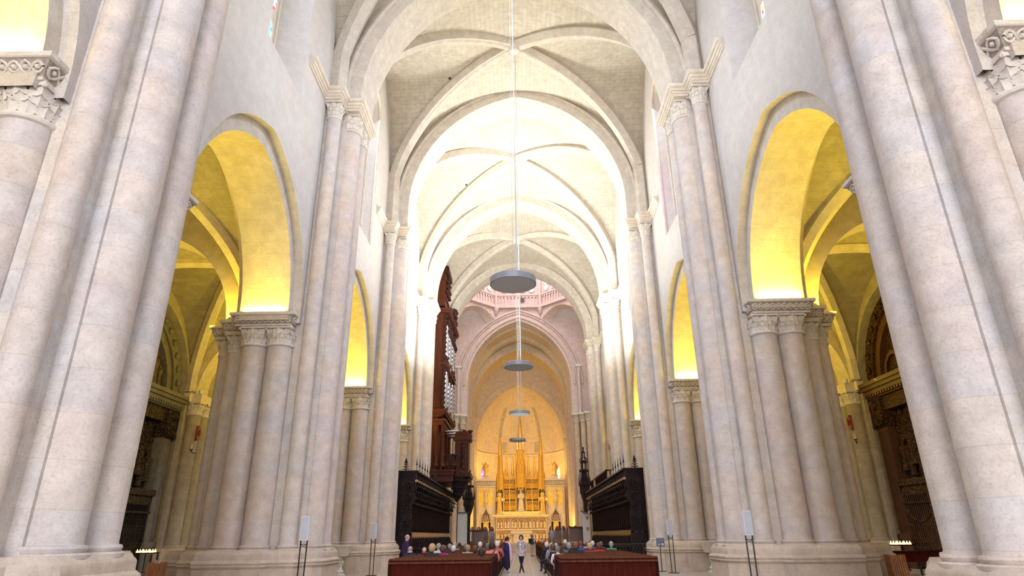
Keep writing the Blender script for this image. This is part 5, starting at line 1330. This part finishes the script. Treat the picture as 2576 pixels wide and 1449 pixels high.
    for k in range(4):
        a = k * pi / 2; arc = [(.42 * cos(a + t), -.015, .42 * sin(a + t)) for t in (-.55, -.3, 0, .3, .55)]
        m.poly([(.05 * cos(a - 1.2), -.015, .05 * sin(a - 1.2))] + arc + [(.05 * cos(a + 1.2), -.015, .05 * sin(a + 1.2))])
    m.build('cross', 'cross', d)
    b = empty('candle_bracket', 'small black bracket with a candle below the red cross on the %s' % side, 'candle bracket', (px, py - .02, pz - .95))
    m = MB(); m.tube([(.12, .1, -.12), (0, -.06, -.1), (-.05, -.12, 0), (-.05, -.12, .05)], .025, 5); m.lathe([(.02, .03), (.08, .05), (.09, .08)], -.05, -.12, 0, 8); m.build('arm', 'black', b)
    m = MB(); m.lathe([(.025, .08), (.025, .32), (.004, .34)], -.05, -.12, 0, 8); m.build('candle', 'paper', b)
    cam_ = MB(); cam_.lathe([(.12, .16), (.12, .05), (.1, 0), (.05, -.05), (.001, -.07)], 0, 0, 0, 12); o = cam_.build('security_camera', 'spkf', smooth=True, loc=(X(XAW - .75), yc - 1.0 + .25, ZA + .02)); tag(o, 'small white domed security camera on the %s aisle impost' % side, 'camera')
for s in (-1, 1): chapel(s)
m = MB(); m.tube([(17.9, 33.2, 10.0), (14.5, 27.5, 9.75), (11.2, 22.0, 9.6)], .012, 4); o = m.build('cable', 'steel'); tag(o, 'thin pale cable slung across the right aisle', 'cable')
# table and stacked folding chairs
tb = empty('side_table', 'dark wooden table in the right aisle before the chapel grille', 'table', (16.3, 28.4, 0))
m = MB(); m.box(-1.5, 1.5, -.35, .35, .86, .92); m.build('top', 'pewd', tb)
m = MB(); m.box(-1.4, 1.4, -.3, -.26, .5, .86); m.build('apron', 'pew', tb)
for x in (-1.35, 0, 1.35):
    m = MB(); m.tube([(x, -.25, 0), (x, -.25, .86)], .04, 6); m.build('leg', 'black', tb)
M['slat'] = wood('orange_brown_slat', (.34, .13, .045), .45)
def fold_chair(label, loc, rz, group, dy):
    r = empty('folding_chair', label, 'chair', loc, rz, group=group)
    for x in (-.2, .2):
        m = MB(); m.tube([(x, 0, 0), (x, .28, 1.02)], .02, 5); m.build('leg', 'slat', r)
    m = MB()
    for k in range(7):
        x = -.18 + k * .06; m.poly([(x, .02, .05), (x + .045, .02, .05), (x + .045, .27, .98), (x, .27, .98)])
    m.build('slats', 'slat', r)
for i in range(4):
    fold_chair('folded brown slatted wooden chair leaning in the stack beside the second pier on the left', (-11.6, 21.3 + i * .1, 0), .25, 'folded chairs leaning by the second left pier', i)
    fold_chair('folded brown slatted wooden chair leaning in the stack beside the second pier on the right', (11.5, 20.9 + i * .1, 0), -.35, 'folded chairs leaning by the second right pier', i)
# ------------------------------------------------------------------ people
_mc = {}
def cm(kind, c):
    k = (kind,) + tuple(c)
    if k not in _mc:
        _mc[k] = plain(kind + '_%d' % len(_mc), c, .55 if kind == 'skin' else (.6 if kind == 'hair' else .85), var=.12 if kind != 'hair' else .2, scale=12 if kind != 'hair' else 30, bump=0 if kind == 'skin' else .2, bscale=60)
    return _mc[k]
SKIN, SKIN2 = (.56, .33, .24), (.60, .37, .29)
def grow(J, E, root, sub=2):
    """grow one continuous body over a skeleton: J name -> (x, y, z, r), E joint pairs"""
    names = list(J); ix = {n: i for i, n in enumerate(names)}
    me = bpy.data.meshes.new('body'); me.from_pydata([J[n][:3] for n in names], [(ix[a], ix[b]) for a, b in E], [])
    o = bpy.data.objects.new('body', me); COL.objects.link(o)
    sk = o.modifiers.new('skin', 'SKIN'); sk.use_smooth_shade = True
    for i, n in enumerate(names):
        r = J[n][3]; r = r if isinstance(r, tuple) else (r, r)
        v = me.skin_vertices[0].data[i]; v.radius = r; v.use_root = (n == root)
    ss = o.modifiers.new('sub', 'SUBSURF'); ss.levels = ss.render_levels = sub
    dg = bpy.context.evaluated_depsgraph_get(); dg.update()
    m2 = bpy.data.meshes.new_from_object(o.evaluated_get(dg)); bpy.data.objects.remove(o)
    return m2
def head_joints(J, E, x, y, z, lean=0, yaw=0, s=1.0):
    """neck base at (x, y, z); head ~0.23 m high above it, looking towards +Y turned by yaw"""
    f = lambda a, b, c: (x + (a * cos(yaw) - b * sin(yaw)) * s, y + (a * sin(yaw) + b * cos(yaw)) * s, z + c * s)
    def put(n, p, r): J[n] = p + (r,)
    put('neck', f(0, .01, 0), .072 * s); put('throat', f(0, .02, .05), .062 * s); put('jaw', f(0, .045, .095), (.072 * s, .082 * s)); put('face', f(0, .04, .155), (.086 * s, .1 * s)); put('skull', f(0, .025, .22), (.086 * s, .1 * s)); put('crown', f(0, .02, .262), .055 * s)
    put('nose', f(0, .152, .14), .015 * s)
    E += [('neck', 'throat'), ('throat', 'jaw'), ('jaw', 'face'), ('face', 'skull'), ('skull', 'crown'), ('face', 'nose')]
    return f(0, .025, .175)
def hair_mesh(style, hc, yaw, s=1.0, seed=0):
    m = MB(); rn = random.Random(seed); n = 20; rows = []
    R = .122 * s if style != 'bald' else .097 * s
    for i in range(10):
        row = []
        for j in range(n):
            a = 2 * pi * j / n; fr = max(0, cos(a)) ** 1.2      # a = 0 faces front
            if style == 'bald': lo, hi = 80 + 30 * fr, 116 - 6 * fr
            elif style == 'short': lo, hi = 0, 120 - 62 * fr
            else: lo, hi = 0, 150 - 88 * fr ** .8
            th = math.radians(lo + (hi - lo) * i / 9)
            rr = R * (1 + .05 * sin(a * 9 + i) + (.10 if style in ('bob', 'long') else .02) * sin(th))
            px, py, pz = rr * .86 * sin(th) * sin(a), rr * sin(th) * cos(a) - .006, rr * 1.12 * cos(th)
            if style == 'bob' and th > pi / 2: pz = min(pz, -R * .95 * (th - pi / 2) / 1.05); px *= 1 + .35 * (1 - sin(th)) ; py *= 1 + .35 * (1 - sin(th))
            if style == 'long' and th > pi / 2: pz = -R * 1.5 * (th - pi / 2) / 1.05; k = (1 / max(.6, sin(th))) ** .5; px *= k; py *= k
            row.append((hc[0] + px * cos(yaw) - py * sin(yaw), hc[1] + px * sin(yaw) + py * cos(yaw), hc[2] + pz + .008))
        rows.append(row)
    m.grid(rows, wrapu=True); return m
def arm(J, E, side, sh, el, wr, fdir, s=1.0, fingers=True):
    p = 'L' if side < 0 else 'R'
    J[p + 'sh'] = sh + (.062 * s,); J[p + 'el'] = el + (.045 * s,); J[p + 'wr'] = wr + (.029 * s,)
    d = Vector(fdir).normalized(); w = Vector(wr); pal = w + d * .07 * s
    J[p + 'palm'] = tuple(pal) + ((.036 * s, .02 * s),)
    E += [('chest', p + 'sh'), (p + 'sh', p + 'el'), (p + 'el', p + 'wr'), (p + 'wr', p + 'palm')]
    if fingers:
        up = Vector((0, 1, 0)) if abs(d.y) < .8 else Vector((1, 0, 0)); u = (up - d * up.dot(d)).normalized(); q = d.cross(u) * side
        for k, (o, ln) in enumerate(((-.03, .062), (-.010, .074), (.010, .07), (.03, .054))):
            a = pal + u * o * s + d * .035 * s; b = a + d * ln * .5 * s + q * .008; c = b + d * ln * .45 * s + q * .022
            J['%sf%d' % (p, k)] = tuple(a) + (.010 * s,); J['%sg%d' % (p, k)] = tuple(b) + (.009 * s,); J['%sh%d' % (p, k)] = tuple(c) + (.007 * s,)
            E += [(p + 'palm', '%sf%d' % (p, k)), ('%sf%d' % (p, k), '%sg%d' % (p, k)), ('%sg%d' % (p, k), '%sh%d' % (p, k))]
        a = w + d * .03 * s - u * .042 * s; b = a + d * .035 * s - u * .018 * s + q * .01
        J[p + 't0'] = tuple(a) + (.011 * s,); J[p + 't1'] = tuple(b) + (.009 * s,); E += [(p + 'wr', p + 't0'), (p + 't0', p + 't1')]
def finish(root, me, zones, mats, hair, hc, yaw, hcol, s=1.0, eyes=True, seed=0):
    for m in mats: me.materials.append(m)
    me.polygons.foreach_set('material_index', [zones(p.center) for p in me.polygons]); me.polygons.foreach_set('use_smooth', [True] * len(me.polygons))
    o = bpy.data.objects.new('body', me); COL.objects.link(o); o.parent = root
    if hair: hair_mesh(hair, hc, yaw, s, seed).build('hair', cm('hair', hcol), root, smooth=True)
    if eyes:
        for sx in (-1, 1):
            m = MB(); ex, ey = sx * .034 * s, .098 * s; m.ball((hc[0] + ex * cos(yaw) - ey * sin(yaw), hc[1] + ex * sin(yaw) + ey * cos(yaw), hc[2] - .005), .012 * s, 6); m.build('eye', 'dark', root)
            m = MB(); ex, ey = sx * .083 * s, .0; m.ball((hc[0] + ex * cos(yaw) - ey * sin(yaw), hc[1] + ex * sin(yaw) + ey * cos(yaw), hc[2] - .02), .028 * s, 8, (.45, .8, 1.2)); m.build('ear', mats[0], root)
    return o

# ---- standing figures
def standing(label, x, y, H, turn, pose, mats, hair, hcol, zones, headyaw=0, extra=None):
    root = empty('person', label, 'person', (x, y, 0), turn)
    s = H / 1.70; J, E = {}, []
    P = lambda a, b, c: (a * s, b * s, c * s)
    J['pelvis'] = P(0, 0, .93) + ((.155 * s, .11 * s),); J['waist'] = P(0, .0, 1.08) + ((.14 * s, .10 * s),); J['chest'] = P(0, -.01, 1.30) + ((.165 * s, .115 * s),)
    E += [('pelvis', 'waist'), ('waist', 'chest'), ('chest', 'neck')]
    hc = head_joints(J, E, 0, .0, 1.415 * s, yaw=headyaw, s=s)
    for sd, p in ((-1, 'L'), (1, 'R')):
        ft = pose['foot' + p]; kn = pose['knee' + p]
        J[p + 'hip'] = P(sd * .09, 0, .88) + (.095 * s,); J[p + 'knee'] = P(*kn) + (.06 * s,); J[p + 'ank'] = P(ft[0], ft[1], .085) + (.042 * s,); J[p + 'toe'] = P(ft[2], ft[3], .035) + ((.04 * s, .033 * s),)
        E += [('pelvis', p + 'hip'), (p + 'hip', p + 'knee'), (p + 'knee', p + 'ank'), (p + 'ank', p + 'toe')]
        arm(J, E, sd, P(sd * .185, -.01, 1.35), P(*pose['el' + p]), P(*pose['wr' + p]), pose['hd' + p], s)
    me = grow(J, E, 'pelvis')
    z0 = min(v.co.z for v in me.vertices)
    for v in me.vertices: v.co.z -= z0
    hc = (hc[0], hc[1], hc[2] - z0)
    finish(root, me, zones, mats, hair, hc, headyaw, hcol, s)
    if extra: extra(root, s)
    return root
st = {'footL': (-.1, -.03, -.13, .13), 'footR': (.1, .0, .13, .16), 'kneeL': (-.1, .03, .5), 'kneeR': (.1, .03, .5), 'elL': (-.25, -.05, 1.08), 'elR': (.25, -.05, 1.08), 'wrL': (-.22, .08, .87), 'wrR': (.22, .08, .87), 'hdL': (0, .2, -1), 'hdR': (0, .2, -1)}
def Zn(s, neck=1.44, hem=.95, ankle=.1, wrist=None):
    def f(c):
        if c.z > neck * s: return 0
        if wrist and c.y > wrist[0] * s and c.z < wrist[1] * s and c.z > .7 * s: return 0
        if c.z > hem * s: return 1
        return 2 if c.z > ankle * s else 3
    return f
# woman in a lavender tunic, facing the camera, legs crossed
ps = dict(st, footL=(.07, .09, .08, .24), footR=(-.08, -.04, -.12, .10), kneeL=(-.03, .08, .5), kneeR=(.045, .0, .5), elL=(-.27, -.04, 1.1), wrL=(-.20, .14, .98), elR=(.28, -.06, 1.1), wrR=(.2, .12, .93), hdL=(.6, .4, -.3), hdR=(-.4, .4, -.5))
def tunic(root, s):
    m = MB(); rows = []
    for z, a, b in ((1.02, .19, .14), (.9, .205, .155), (.8, .215, .165), (.74, .22, .17)):
        rows.append([(a * s * cos(t) * (1 + .03 * sin(6 * t)), b * s * sin(t) * (1 + .03 * sin(6 * t)), z * s) for t in [2 * pi * i / 20 for i in range(20)]])
    m.grid(rows, wrapu=True); m.build('tunic_skirt', cm('cloth', (.52, .44, .48)), root, smooth=True)
    m = MB(); m.tube([(-.1 * s, .1 * s, 1.42 * s), (0, .15 * s, 1.37 * s), (.1 * s, .1 * s, 1.42 * s), (.06 * s, -.06 * s, 1.46 * s), (-.06 * s, -.06 * s, 1.46 * s)], .05 * s, 8, closed=True)
    m.tube([(.05 * s, .15 * s, 1.36 * s), (.04 * s, .17 * s, 1.1 * s), (.03 * s, .16 * s, .95 * s)], .04 * s, 7); m.build('scarf', cm('cloth', (.62, .58, .54)), root, smooth=True)
    m = MB(); m.cbox((.02 * s, .19 * s, 1.27 * s), (.09, .01, .07)); m.build('name_badge', 'paper', root)
standing('woman in a mauve tunic, pale scarf and brown boots standing in the aisle facing us', .0, 33.3, 1.70, pi - .1, ps, [cm('skin', SKIN2), cm('cloth', (.46, .38, .42)), cm('cloth', (.012, .012, .035)), cm('cloth', (.06, .028, .018))], 'bob', (.06, .025, .018), Zn(1.0, hem=.92, ankle=.27, wrist=(.115, .985)), headyaw=-.15, extra=tunic)
ps2 = dict(st, footL=(-.06, -.02, -.07, .14), footR=(.08, .02, .1, .18), elR=(.24, -.08, 1.1), wrR=(.22, .02, .9), wrL=(-.12, .18, 1.0), hdL=(.6, .5, 0))
def scarf2(root, s):
    m = MB(); m.tube([(.08 * s, .05 * s, 1.43 * s), (.12 * s, .13 * s, 1.3 * s), (.14 * s, .17 * s, 1.0 * s), (.17 * s, .18 * s, .7 * s), (.2 * s, .17 * s, .55 * s)], [.04, .06, .07, .075, .07], 8); m.tube([(.08 * s, .05 * s, 1.43 * s), (0, -.07 * s, 1.46 * s), (-.07 * s, .04 * s, 1.43 * s)], .045 * s, 8); m.build('scarf', cm('cloth', (.72, .48, .56)), root, smooth=True)
    m = MB(); rows = []
    for z, a, b in ((1.0, .18, .135), (.75, .2, .16), (.45, .19, .17), (.2, .16, .16)):
        rows.append([(a * s * cos(t), b * s * sin(t), z * s) for t in [2 * pi * i / 18 for i in range(18)]])
    m.grid(rows, wrapu=True); m.build('wide_trousers', plain('spotted_navy', (.025, .018, .06), .9, var=.9, scale=45), root, smooth=True)
standing('woman with short dark hair, bright blue jacket and long pink scarf standing in the aisle', -.72, 33.6, 1.62, -pi / 2 + .25, ps2, [cm('skin', SKIN), cm('cloth', (.012, .018, .20)), cm('cloth', (.02, .015, .05)), cm('cloth', (.62, .64, .70))], 'short', (.012, .008, .008), Zn(.953, hem=.9, ankle=.11), extra=scarf2)
def bag(root, s):
    m = MB(); m.cbox((0, -.19 * s, 1.2 * s), (.3 * s, .14 * s, .4 * s)); m.build('backpack', cm('cloth', (.02, .02, .025)), root)
standing('man in a blue shirt and beige trousers with a backpack, standing far down the aisle', .92, 57.6, 1.72, -.9, dict(st, wrL=(-.2, .12, .95)), [cm('skin', SKIN), cm('cloth', (.06, .10, .19)), cm('cloth', (.50, .43, .32)), cm('cloth', (.07, .03, .02))], 'short', (.16, .14, .13), Zn(1.01, hem=.93, ankle=.1), extra=bag)
def print_shirt(root, s):
    m = MB(); rows = []
    for z, a in ((1.12, .10), (1.0, .15), (.86, .16), (.74, .15)):
        rows.append([(a * s * cos(t), (.125 + .02 * sin(t)) * s * max(.75, sin(t)), z * s) for t in [pi * (.15 + .7 * i / 8) for i in range(9)]])
    m.grid(rows); m.build('patterned_shirt_front', plain('grey_blue_print', (.30, .34, .50), .9, var=.6, scale=40), root, smooth=True)
standing('balding man in a purple jacket standing at the outer end of the left pews', -4.85, 28.4, 1.80, -.95, dict(st, wrL=(-.2, .1, .92), wrR=(.21, .1, .9)), [cm('skin', SKIN2), cm('cloth', (.035, .012, .065)), cm('cloth', (.012, .03, .12)), cm('cloth', (.03, .03, .03))], 'bald', (.30, .24, .22), Zn(1.059, hem=.80, ankle=.1), extra=print_shirt)

# ---- seated congregation, seen from behind
J, E = {}, []
J['pelvis'] = (0, 0, .56, (.17, .13)); J['waist'] = (0, -.03, .74, (.155, .115)); J['chest'] = (0, -.02, .97, (.19, .125)); E += [('pelvis', 'waist'), ('waist', 'chest'), ('chest', 'neck')]
HC0 = head_joints(J, E, 0, .0, 1.045)
for sd, p in ((-1, 'L'), (1, 'R')):
    J[p + 'hip'] = (sd * .1, .08, .54, .095); J[p + 'knee'] = (sd * .12, .44, .52, .07); J[p + 'ank'] = (sd * .12, .45, .09, .045); J[p + 'toe'] = (sd * .13, .60, .045, .04)
    E += [('pelvis', p + 'hip'), (p + 'hip', p + 'knee'), (p + 'knee', p + 'ank'), (p + 'ank', p + 'toe')]
    arm(J, E, sd, (sd * .19, -.01, 1.02), (sd * .26, .02, .77), (sd * .16, .26, .66), (-sd * .4, 1, -.1))
SEAT = grow(J, E, 'pelvis')
z0 = min(v.co.z for v in SEAT.vertices)
for v in SEAT.vertices: v.co.z -= z0
HC0 = (HC0[0], HC0[1], HC0[2] - z0)
def zseat(c):
    if c.z > 1.085 and abs(c.x) < .12: return 0
    if c.y > .24 and .55 < c.z < .74 and abs(c.x) < .2 and c.z > .62: return 0
    return 1 if c.z > .62 or (c.y < .1 and c.z > .5) else 2
for i in range(3): SEAT.materials.append(cm('skin', SKIN))
SEAT.polygons.foreach_set('material_index', [zseat(p.center) for p in SEAT.polygons]); SEAT.polygons.foreach_set('use_smooth', [True] * len(SEAT.polygons))
HCOL = {'white': (.68, .64, .60), 'grey': (.34, .31, .30), 'dgrey': (.16, .15, .15), 'blond': (.50, .33, .16), 'dblond': (.34, .22, .12), 'brown': (.12, .055, .03), 'dark': (.035, .018, .014), 'red': (.20, .07, .03), 'black': (.012, .01, .01), 'none': (.5, .4, .36)}
hair_cache = {}
DARKP = cm('cloth', (.03, .03, .04))
def seated(label, u, Y, style, hc, shirt, group, yaw=0, collar=None, strap=False):
    i = max(0, round((Y - ROW0) / DR)); y = row_y(i) + .24
    x = (u - 1310.5) * (.93 * y - .2) / 1572.0
    rn = random.Random(int(u * 7)); sc = rn.uniform(.95, 1.07)
    root = empty('person', label, 'person', (x, y, .03), rn.uniform(-.12, .12) + yaw, group=group); root.scale = (sc, sc, sc)
    o = bpy.data.objects.new('body', SEAT); COL.objects.link(o); o.parent = root
    for k, mt in enumerate((cm('skin', SKIN if rn.random() < .5 else SKIN2), cm('cloth', shirt), DARKP)):
        o.material_slots[k].link = 'OBJECT'; o.material_slots[k].material = mt
    key = (style, hc)
    if key not in hair_cache:
        h = hair_mesh(style, HC0, 0, 1.0, len(hair_cache)).build('hair', cm('hair', HCOL[hc]), root, smooth=True); hair_cache[key] = h
    else:
        h = hair_cache[key].copy(); COL.objects.link(h); h.parent = root
    for sx in (-1, 1):
        m = MB(); m.ball((HC0[0] + sx * .083, HC0[1] - .0, HC0[2] - .02), .028, 8, (.45, .8, 1.2)); m.build('ear', cm('skin', SKIN2), root) if style in ('short', 'bald') else None
    if collar:
        m = MB(); m.tube([(.085 * cos(t), .01 + .085 * sin(t), 1.085) for t in [2 * pi * j / 12 for j in range(12)]], .022, 6, closed=True); m.build('collar', cm('cloth', collar), root)
    if strap:
        m = MB(); m.tube([(.13, -.03, 1.09), (.05, -.155, .95), (-.15, -.15, .75)], .016, 5); m.build('strap', 'dark', root)
NAVY, PINKC, CORAL, TEAL, GREEN, REDC, BLUEC, WHITEC, LAV, MAG, BLK = (.012, .016, .05), (.7, .45, .45), (.66, .22, .18), (.05, .35, .38), (.02, .33, .19), (.62, .03, .035), (.03, .07, .36), (.72, .72, .72), (.36, .38, .62), (.28, .02, .25), (.018, .018, .02)
GL, GR = 'seated visitors in the left pews', 'seated visitors in the right pews'
for a in [
    ('seated bald man in a navy suit with a pink collar, outermost on the left', 1030, 25.5, 'bald', 'grey', NAVY, GL, 0, PINKC),
    ('seated man with a bald crown and white side hair in a navy and red jacket', 1065.6, 26.5, 'bald', 'white', (.02, .015, .04), GL, 0, (.5, .03, .03)),
    ('seated woman with a golden blond bob and black top in the left pews', 1085, 23.6, 'bob', 'blond', BLK, GL),
    ('seated white-haired man behind the golden blond bob in the left pews', 1089, 31, 'short', 'white', BLK, GL),
    ('seated pink-crowned balding man in the middle of the left pews', 1101, 33, 'bald', 'none', (.2, .2, .2), GL),
    ('seated grey-haired person with a cream collar in the left pews', 1102, 28.6, 'short', 'grey', (.62, .62, .50), GL),
    ('seated woman with dark brown hair and a magenta top', 1112, 25.5, 'bob', 'brown', MAG, GL),
    ('seated balding grey man behind the magenta top', 1117, 33, 'bald', 'grey', (.1, .1, .1), GL),
    ('seated grey-haired man in a royal blue shirt turned to his right', 1129.6, 33.5, 'short', 'grey', (.015, .03, .16), GL, -.5),
    ('seated woman with pale ash-blond hair and a navy top', 1139.6, 29, 'bob', 'white', NAVY, GL),
    ('seated blond woman behind the ash-blond woman', 1143, 35, 'short', 'blond', (.3, .3, .4), GL),
    ('seated dark-haired small figure in the middle of the left pews', 1155, 37, 'short', 'dark', BLK, GL),
    ('seated man with dark grey hair and a white streak, navy jacket', 1169, 34, 'short', 'dgrey', NAVY, GL, -.4),
    ('seated woman with a dark blond bob and striped grey top', 1175.6, 27.5, 'bob', 'dblond', (.45, .42, .44), GL),
    ('seated woman with chestnut brown hair and a black top, left pews', 1194, 28, 'bob', 'brown', BLK, GL),
    ('seated white-haired person behind the nearest brown-haired woman', 1206.6, 33, 'short', 'white', (.3, .3, .3), GL),
    ('seated woman with long brown hair and a white top, in the nearest occupied left pew', 1210, 23.2, 'long', 'dark', WHITEC, GL),
    ('seated person with dark grey hair behind the coral top', 1224.6, 34, 'short', 'dgrey', (.12, .05, .05), GL),
    ('seated woman with dark hair and a coral top crossed by a black strap', 1237, 26.5, 'bob', 'dark', CORAL, GL, 0, None, True),
    ('seated white-haired woman at the aisle end of the left pews', 1250, 31, 'short', 'white', (.45, .12, .14), GL),
    ('seated pink-faced white-haired man in black at the aisle end of the right pews', 1375, 33, 'short', 'white', BLK, GR, .5),
    ('seated grey-haired person with a lavender and green top in the right pews', 1386, 31, 'short', 'grey', LAV, GR, .3, (.2, .7, .15)),
    ('seated brown-haired woman leaning together with a balding man, right pews', 1389.5, 29, 'bob', 'brown', (.3, .25, .28), GR),
    ('seated pink balding man just behind the white shirt in the right pews', 1398, 30, 'bald', 'none', BLK, GR),
    ('seated man with dark grey hair and a bright white shirt at the aisle', 1402, 24.5, 'short', 'dgrey', WHITEC, GR),
    ('seated woman with red-brown hair and a teal collar', 1418.5, 29, 'bob', 'brown', BLK, GR, 0, TEAL),
    ('seated silver-haired person behind the teal collar', 1421, 37, 'short', 'white', (.2, .2, .2), GR),
    ('seated woman with a grey bob in the right pews', 1431, 28, 'bob', 'grey', (.14, .13, .15), GR),
    ('seated woman with dark brown hair beside the grey bob', 1440, 28, 'short', 'brown', BLK, GR),
    ('seated woman with copper red hair, low in the middle right pews', 1447.6, 25.5, 'bob', 'red', BLK, GR),
    ('seated bald man far back above the copper-haired woman', 1449, 35, 'bald', 'grey', (.25, .25, .3), GR),
    ('seated brown-haired person in a royal blue top, right pews', 1460, 31, 'short', 'brown', BLUEC, GR),
    ('seated person with light brown hair far back in the right pews', 1478, 35, 'bob', 'dblond', (.4, .35, .4), GR),
    ('seated woman with a golden blond bob and red top, right pews', 1483, 28, 'bob', 'blond', (.35, .03, .03), GR),
    ('seated white-haired person in a bright blue top, right pews', 1490, 35, 'short', 'white', (.04, .10, .5), GR),
    ('seated woman with dark auburn hair and a scarlet top', 1505.6, 28.5, 'bob', 'brown', REDC, GR),
    ('seated dark grey-haired man behind the scarlet top', 1511, 38, 'short', 'dgrey', (.03, .05, .25), GR),
    ('seated grey-haired man in a green shirt, outermost on the right', 1536.7, 32, 'short', 'grey', GREEN, GR)]: seated(*a)
# ------------------------------------------------------------------ camera
f_px = 1572.0
n_ = Vector((23 / f_px, (724.5 - 1346) / f_px, 1)).normalized()
z_ = Vector((-46 / f_px, (724.5 + 3250) / f_px, 1)); z_ = (z_ - n_ * z_.dot(n_)).normalized()
x_ = n_.cross(z_)
if x_.x < 0: x_ = -x_
Mw = Matrix((x_, n_, z_))               # image frame (right, up, forward) -> world
R3 = Matrix([[Mw[i][0], Mw[i][1], -Mw[i][2]] for i in range(3)])
cam = bpy.data.cameras.new('camera'); co = bpy.data.objects.new('camera', cam); COL.objects.link(co)
cam.sensor_fit = 'HORIZONTAL'; cam.sensor_width = 36; cam.lens = 36 * f_px / 2576; cam.clip_end = 400; cam.clip_start = .05
co.matrix_world = Matrix.Translation((0, 0, 1.7)) @ R3.to_4x4()
SC.camera = co

# ------------------------------------------------------------------ light
w = bpy.data.worlds.new('daylight'); SC.world = w; w.use_nodes = True
bg = w.node_tree.nodes['Background']; bg.inputs[0].default_value = (.80, .87, 1, 1); bg.inputs[1].default_value = 1.7
def area(name, loc, to, sx, sy, power, col, spread=180):
    l = bpy.data.lights.new(name, 'AREA'); l.shape = 'RECTANGLE'; l.size = sx; l.size_y = sy; l.energy = power; l.color = col; l.spread = math.radians(spread)
    o = bpy.data.objects.new(name, l); COL.objects.link(o); o.location = loc
    o.rotation_euler = (Vector(to) - Vector(loc)).to_track_quat('-Z', 'Y').to_euler(); return o
def point(name, loc, power, col, r=.15):
    l = bpy.data.lights.new(name, 'POINT'); l.energy = power; l.color = col; l.shadow_soft_size = r
    o = bpy.data.objects.new(name, l); COL.objects.link(o); o.location = loc; return o
COOL, WHT, YEL, GOLD = (.64, .76, 1), (.98, 1, .96), (1, .78, .07), (1, .62, .16)
area('west_fill', (0, -34, 11), (0, 30, 8), 20, 20, 15000, (.94, .92, 1))  # added frontal fill beyond the open west end, no rose window there
for s in (-1, 1):
    for k in (1, 2, 3, 4):
        yc = (YP[s][k] + YP[s][k + 1]) / 2
        p = 1700 if k != 3 else 3600
        area('clerestory_daylight', (s * 9.6, yc, 22.5), (-s * 6, yc, 9 if k != 3 else 18), 3, 8.5, p, (COOL if k < 3 else WHT), 110)
# added unseen fills that brighten the vault, floating either side of the discs
for yy, pw in ((16.8, 260), (28.9, 420), (41.2, 2900), (53.6, 380)):
    for sx in (-1, 1): area('vault_fill', (sx * 3.2, yy, 13), (sx * 2.2, yy, 30), 2.5, 2.5, pw * (.6 if yy != 41.2 or sx > 0 else 1.0), WHT)
# uplights on the arcade imposts and in the aisles
for s in (-1, 1):
    for k in range(1, 6):
        yc = YP[s][k]
        for sy in (-1, 1):
            yy = yc + sy * 2.15 + (.95 if k == 1 and sy > 0 else 0); za = ZA + (.36 if k == 1 else .03)
            o = area('impost_uplight', (s * 9.12, yy, za), (s * 9.12, yy, 14), 1.5, .1, 260, YEL); o.rotation_euler = (pi, 0, 0)
    for k in range(0, 5):
        yc = (YP[s][k] + YP[s][k + 1]) / 2
        for sy in (-1, 1):
            area('aisle_uplight', (s * 11.1, YP[s][k if sy < 0 else k + 1] - sy * .9, ZA + .05), (s * 14.5, yc, 15), .5, .5, 300, (1, .72, .05))
        area('aisle_lamp', (s * 17.6, yc + 4.6, ZA + .1), (s * 14, yc, 15), .5, .5, 12, (1, .75, .1))
# chancel: golden lamps low beside the altarpiece, rose daylight from the lantern
for sx in (-1, 1):
    area('altar_lamp', (sx * 5.2, 78.5, 2.2), (sx * .8, 88, 9), .8, .8, 270, GOLD)
    area('apse_uplight', (sx * 3.6, 87.2, 8.8), (sx * 2.0, 92.5, 16), .6, .6, 420, GOLD)
area('altar_front_lamp', (0, 76.5, 15), (0, 86, 5), 2, 2, 300, (1, .70, .26), 110)
area('lantern_daylight', (.05, 68, 37.5), (.05, 68, 0), 9, 9, 2600, (1, .82, .91))
area('chancel_area_light', (0, 79, 24.5), (0, 80, 0), 3, 3, 250, (1, .8, .6))  # warm area light pointing down under the chancel vault, no window there
SC.view_settings.view_transform = 'Standard'; SC.view_settings.look = 'None'; SC.view_settings.exposure = 0; SC.view_settings.gamma = 1
cy_ = SC.cycles
cy_.use_adaptive_sampling = True; cy_.adaptive_threshold = .05
cy_.max_bounces = 6; cy_.diffuse_bounces = 4; cy_.glossy_bounces = 2; cy_.transmission_bounces = 2; cy_.transparent_max_bounces = 6
cy_.use_denoising = True; cy_.sample_clamp_indirect = 8; cy_.caustics_reflective = False; cy_.caustics_refractive = False
cy_.time_limit = 1050
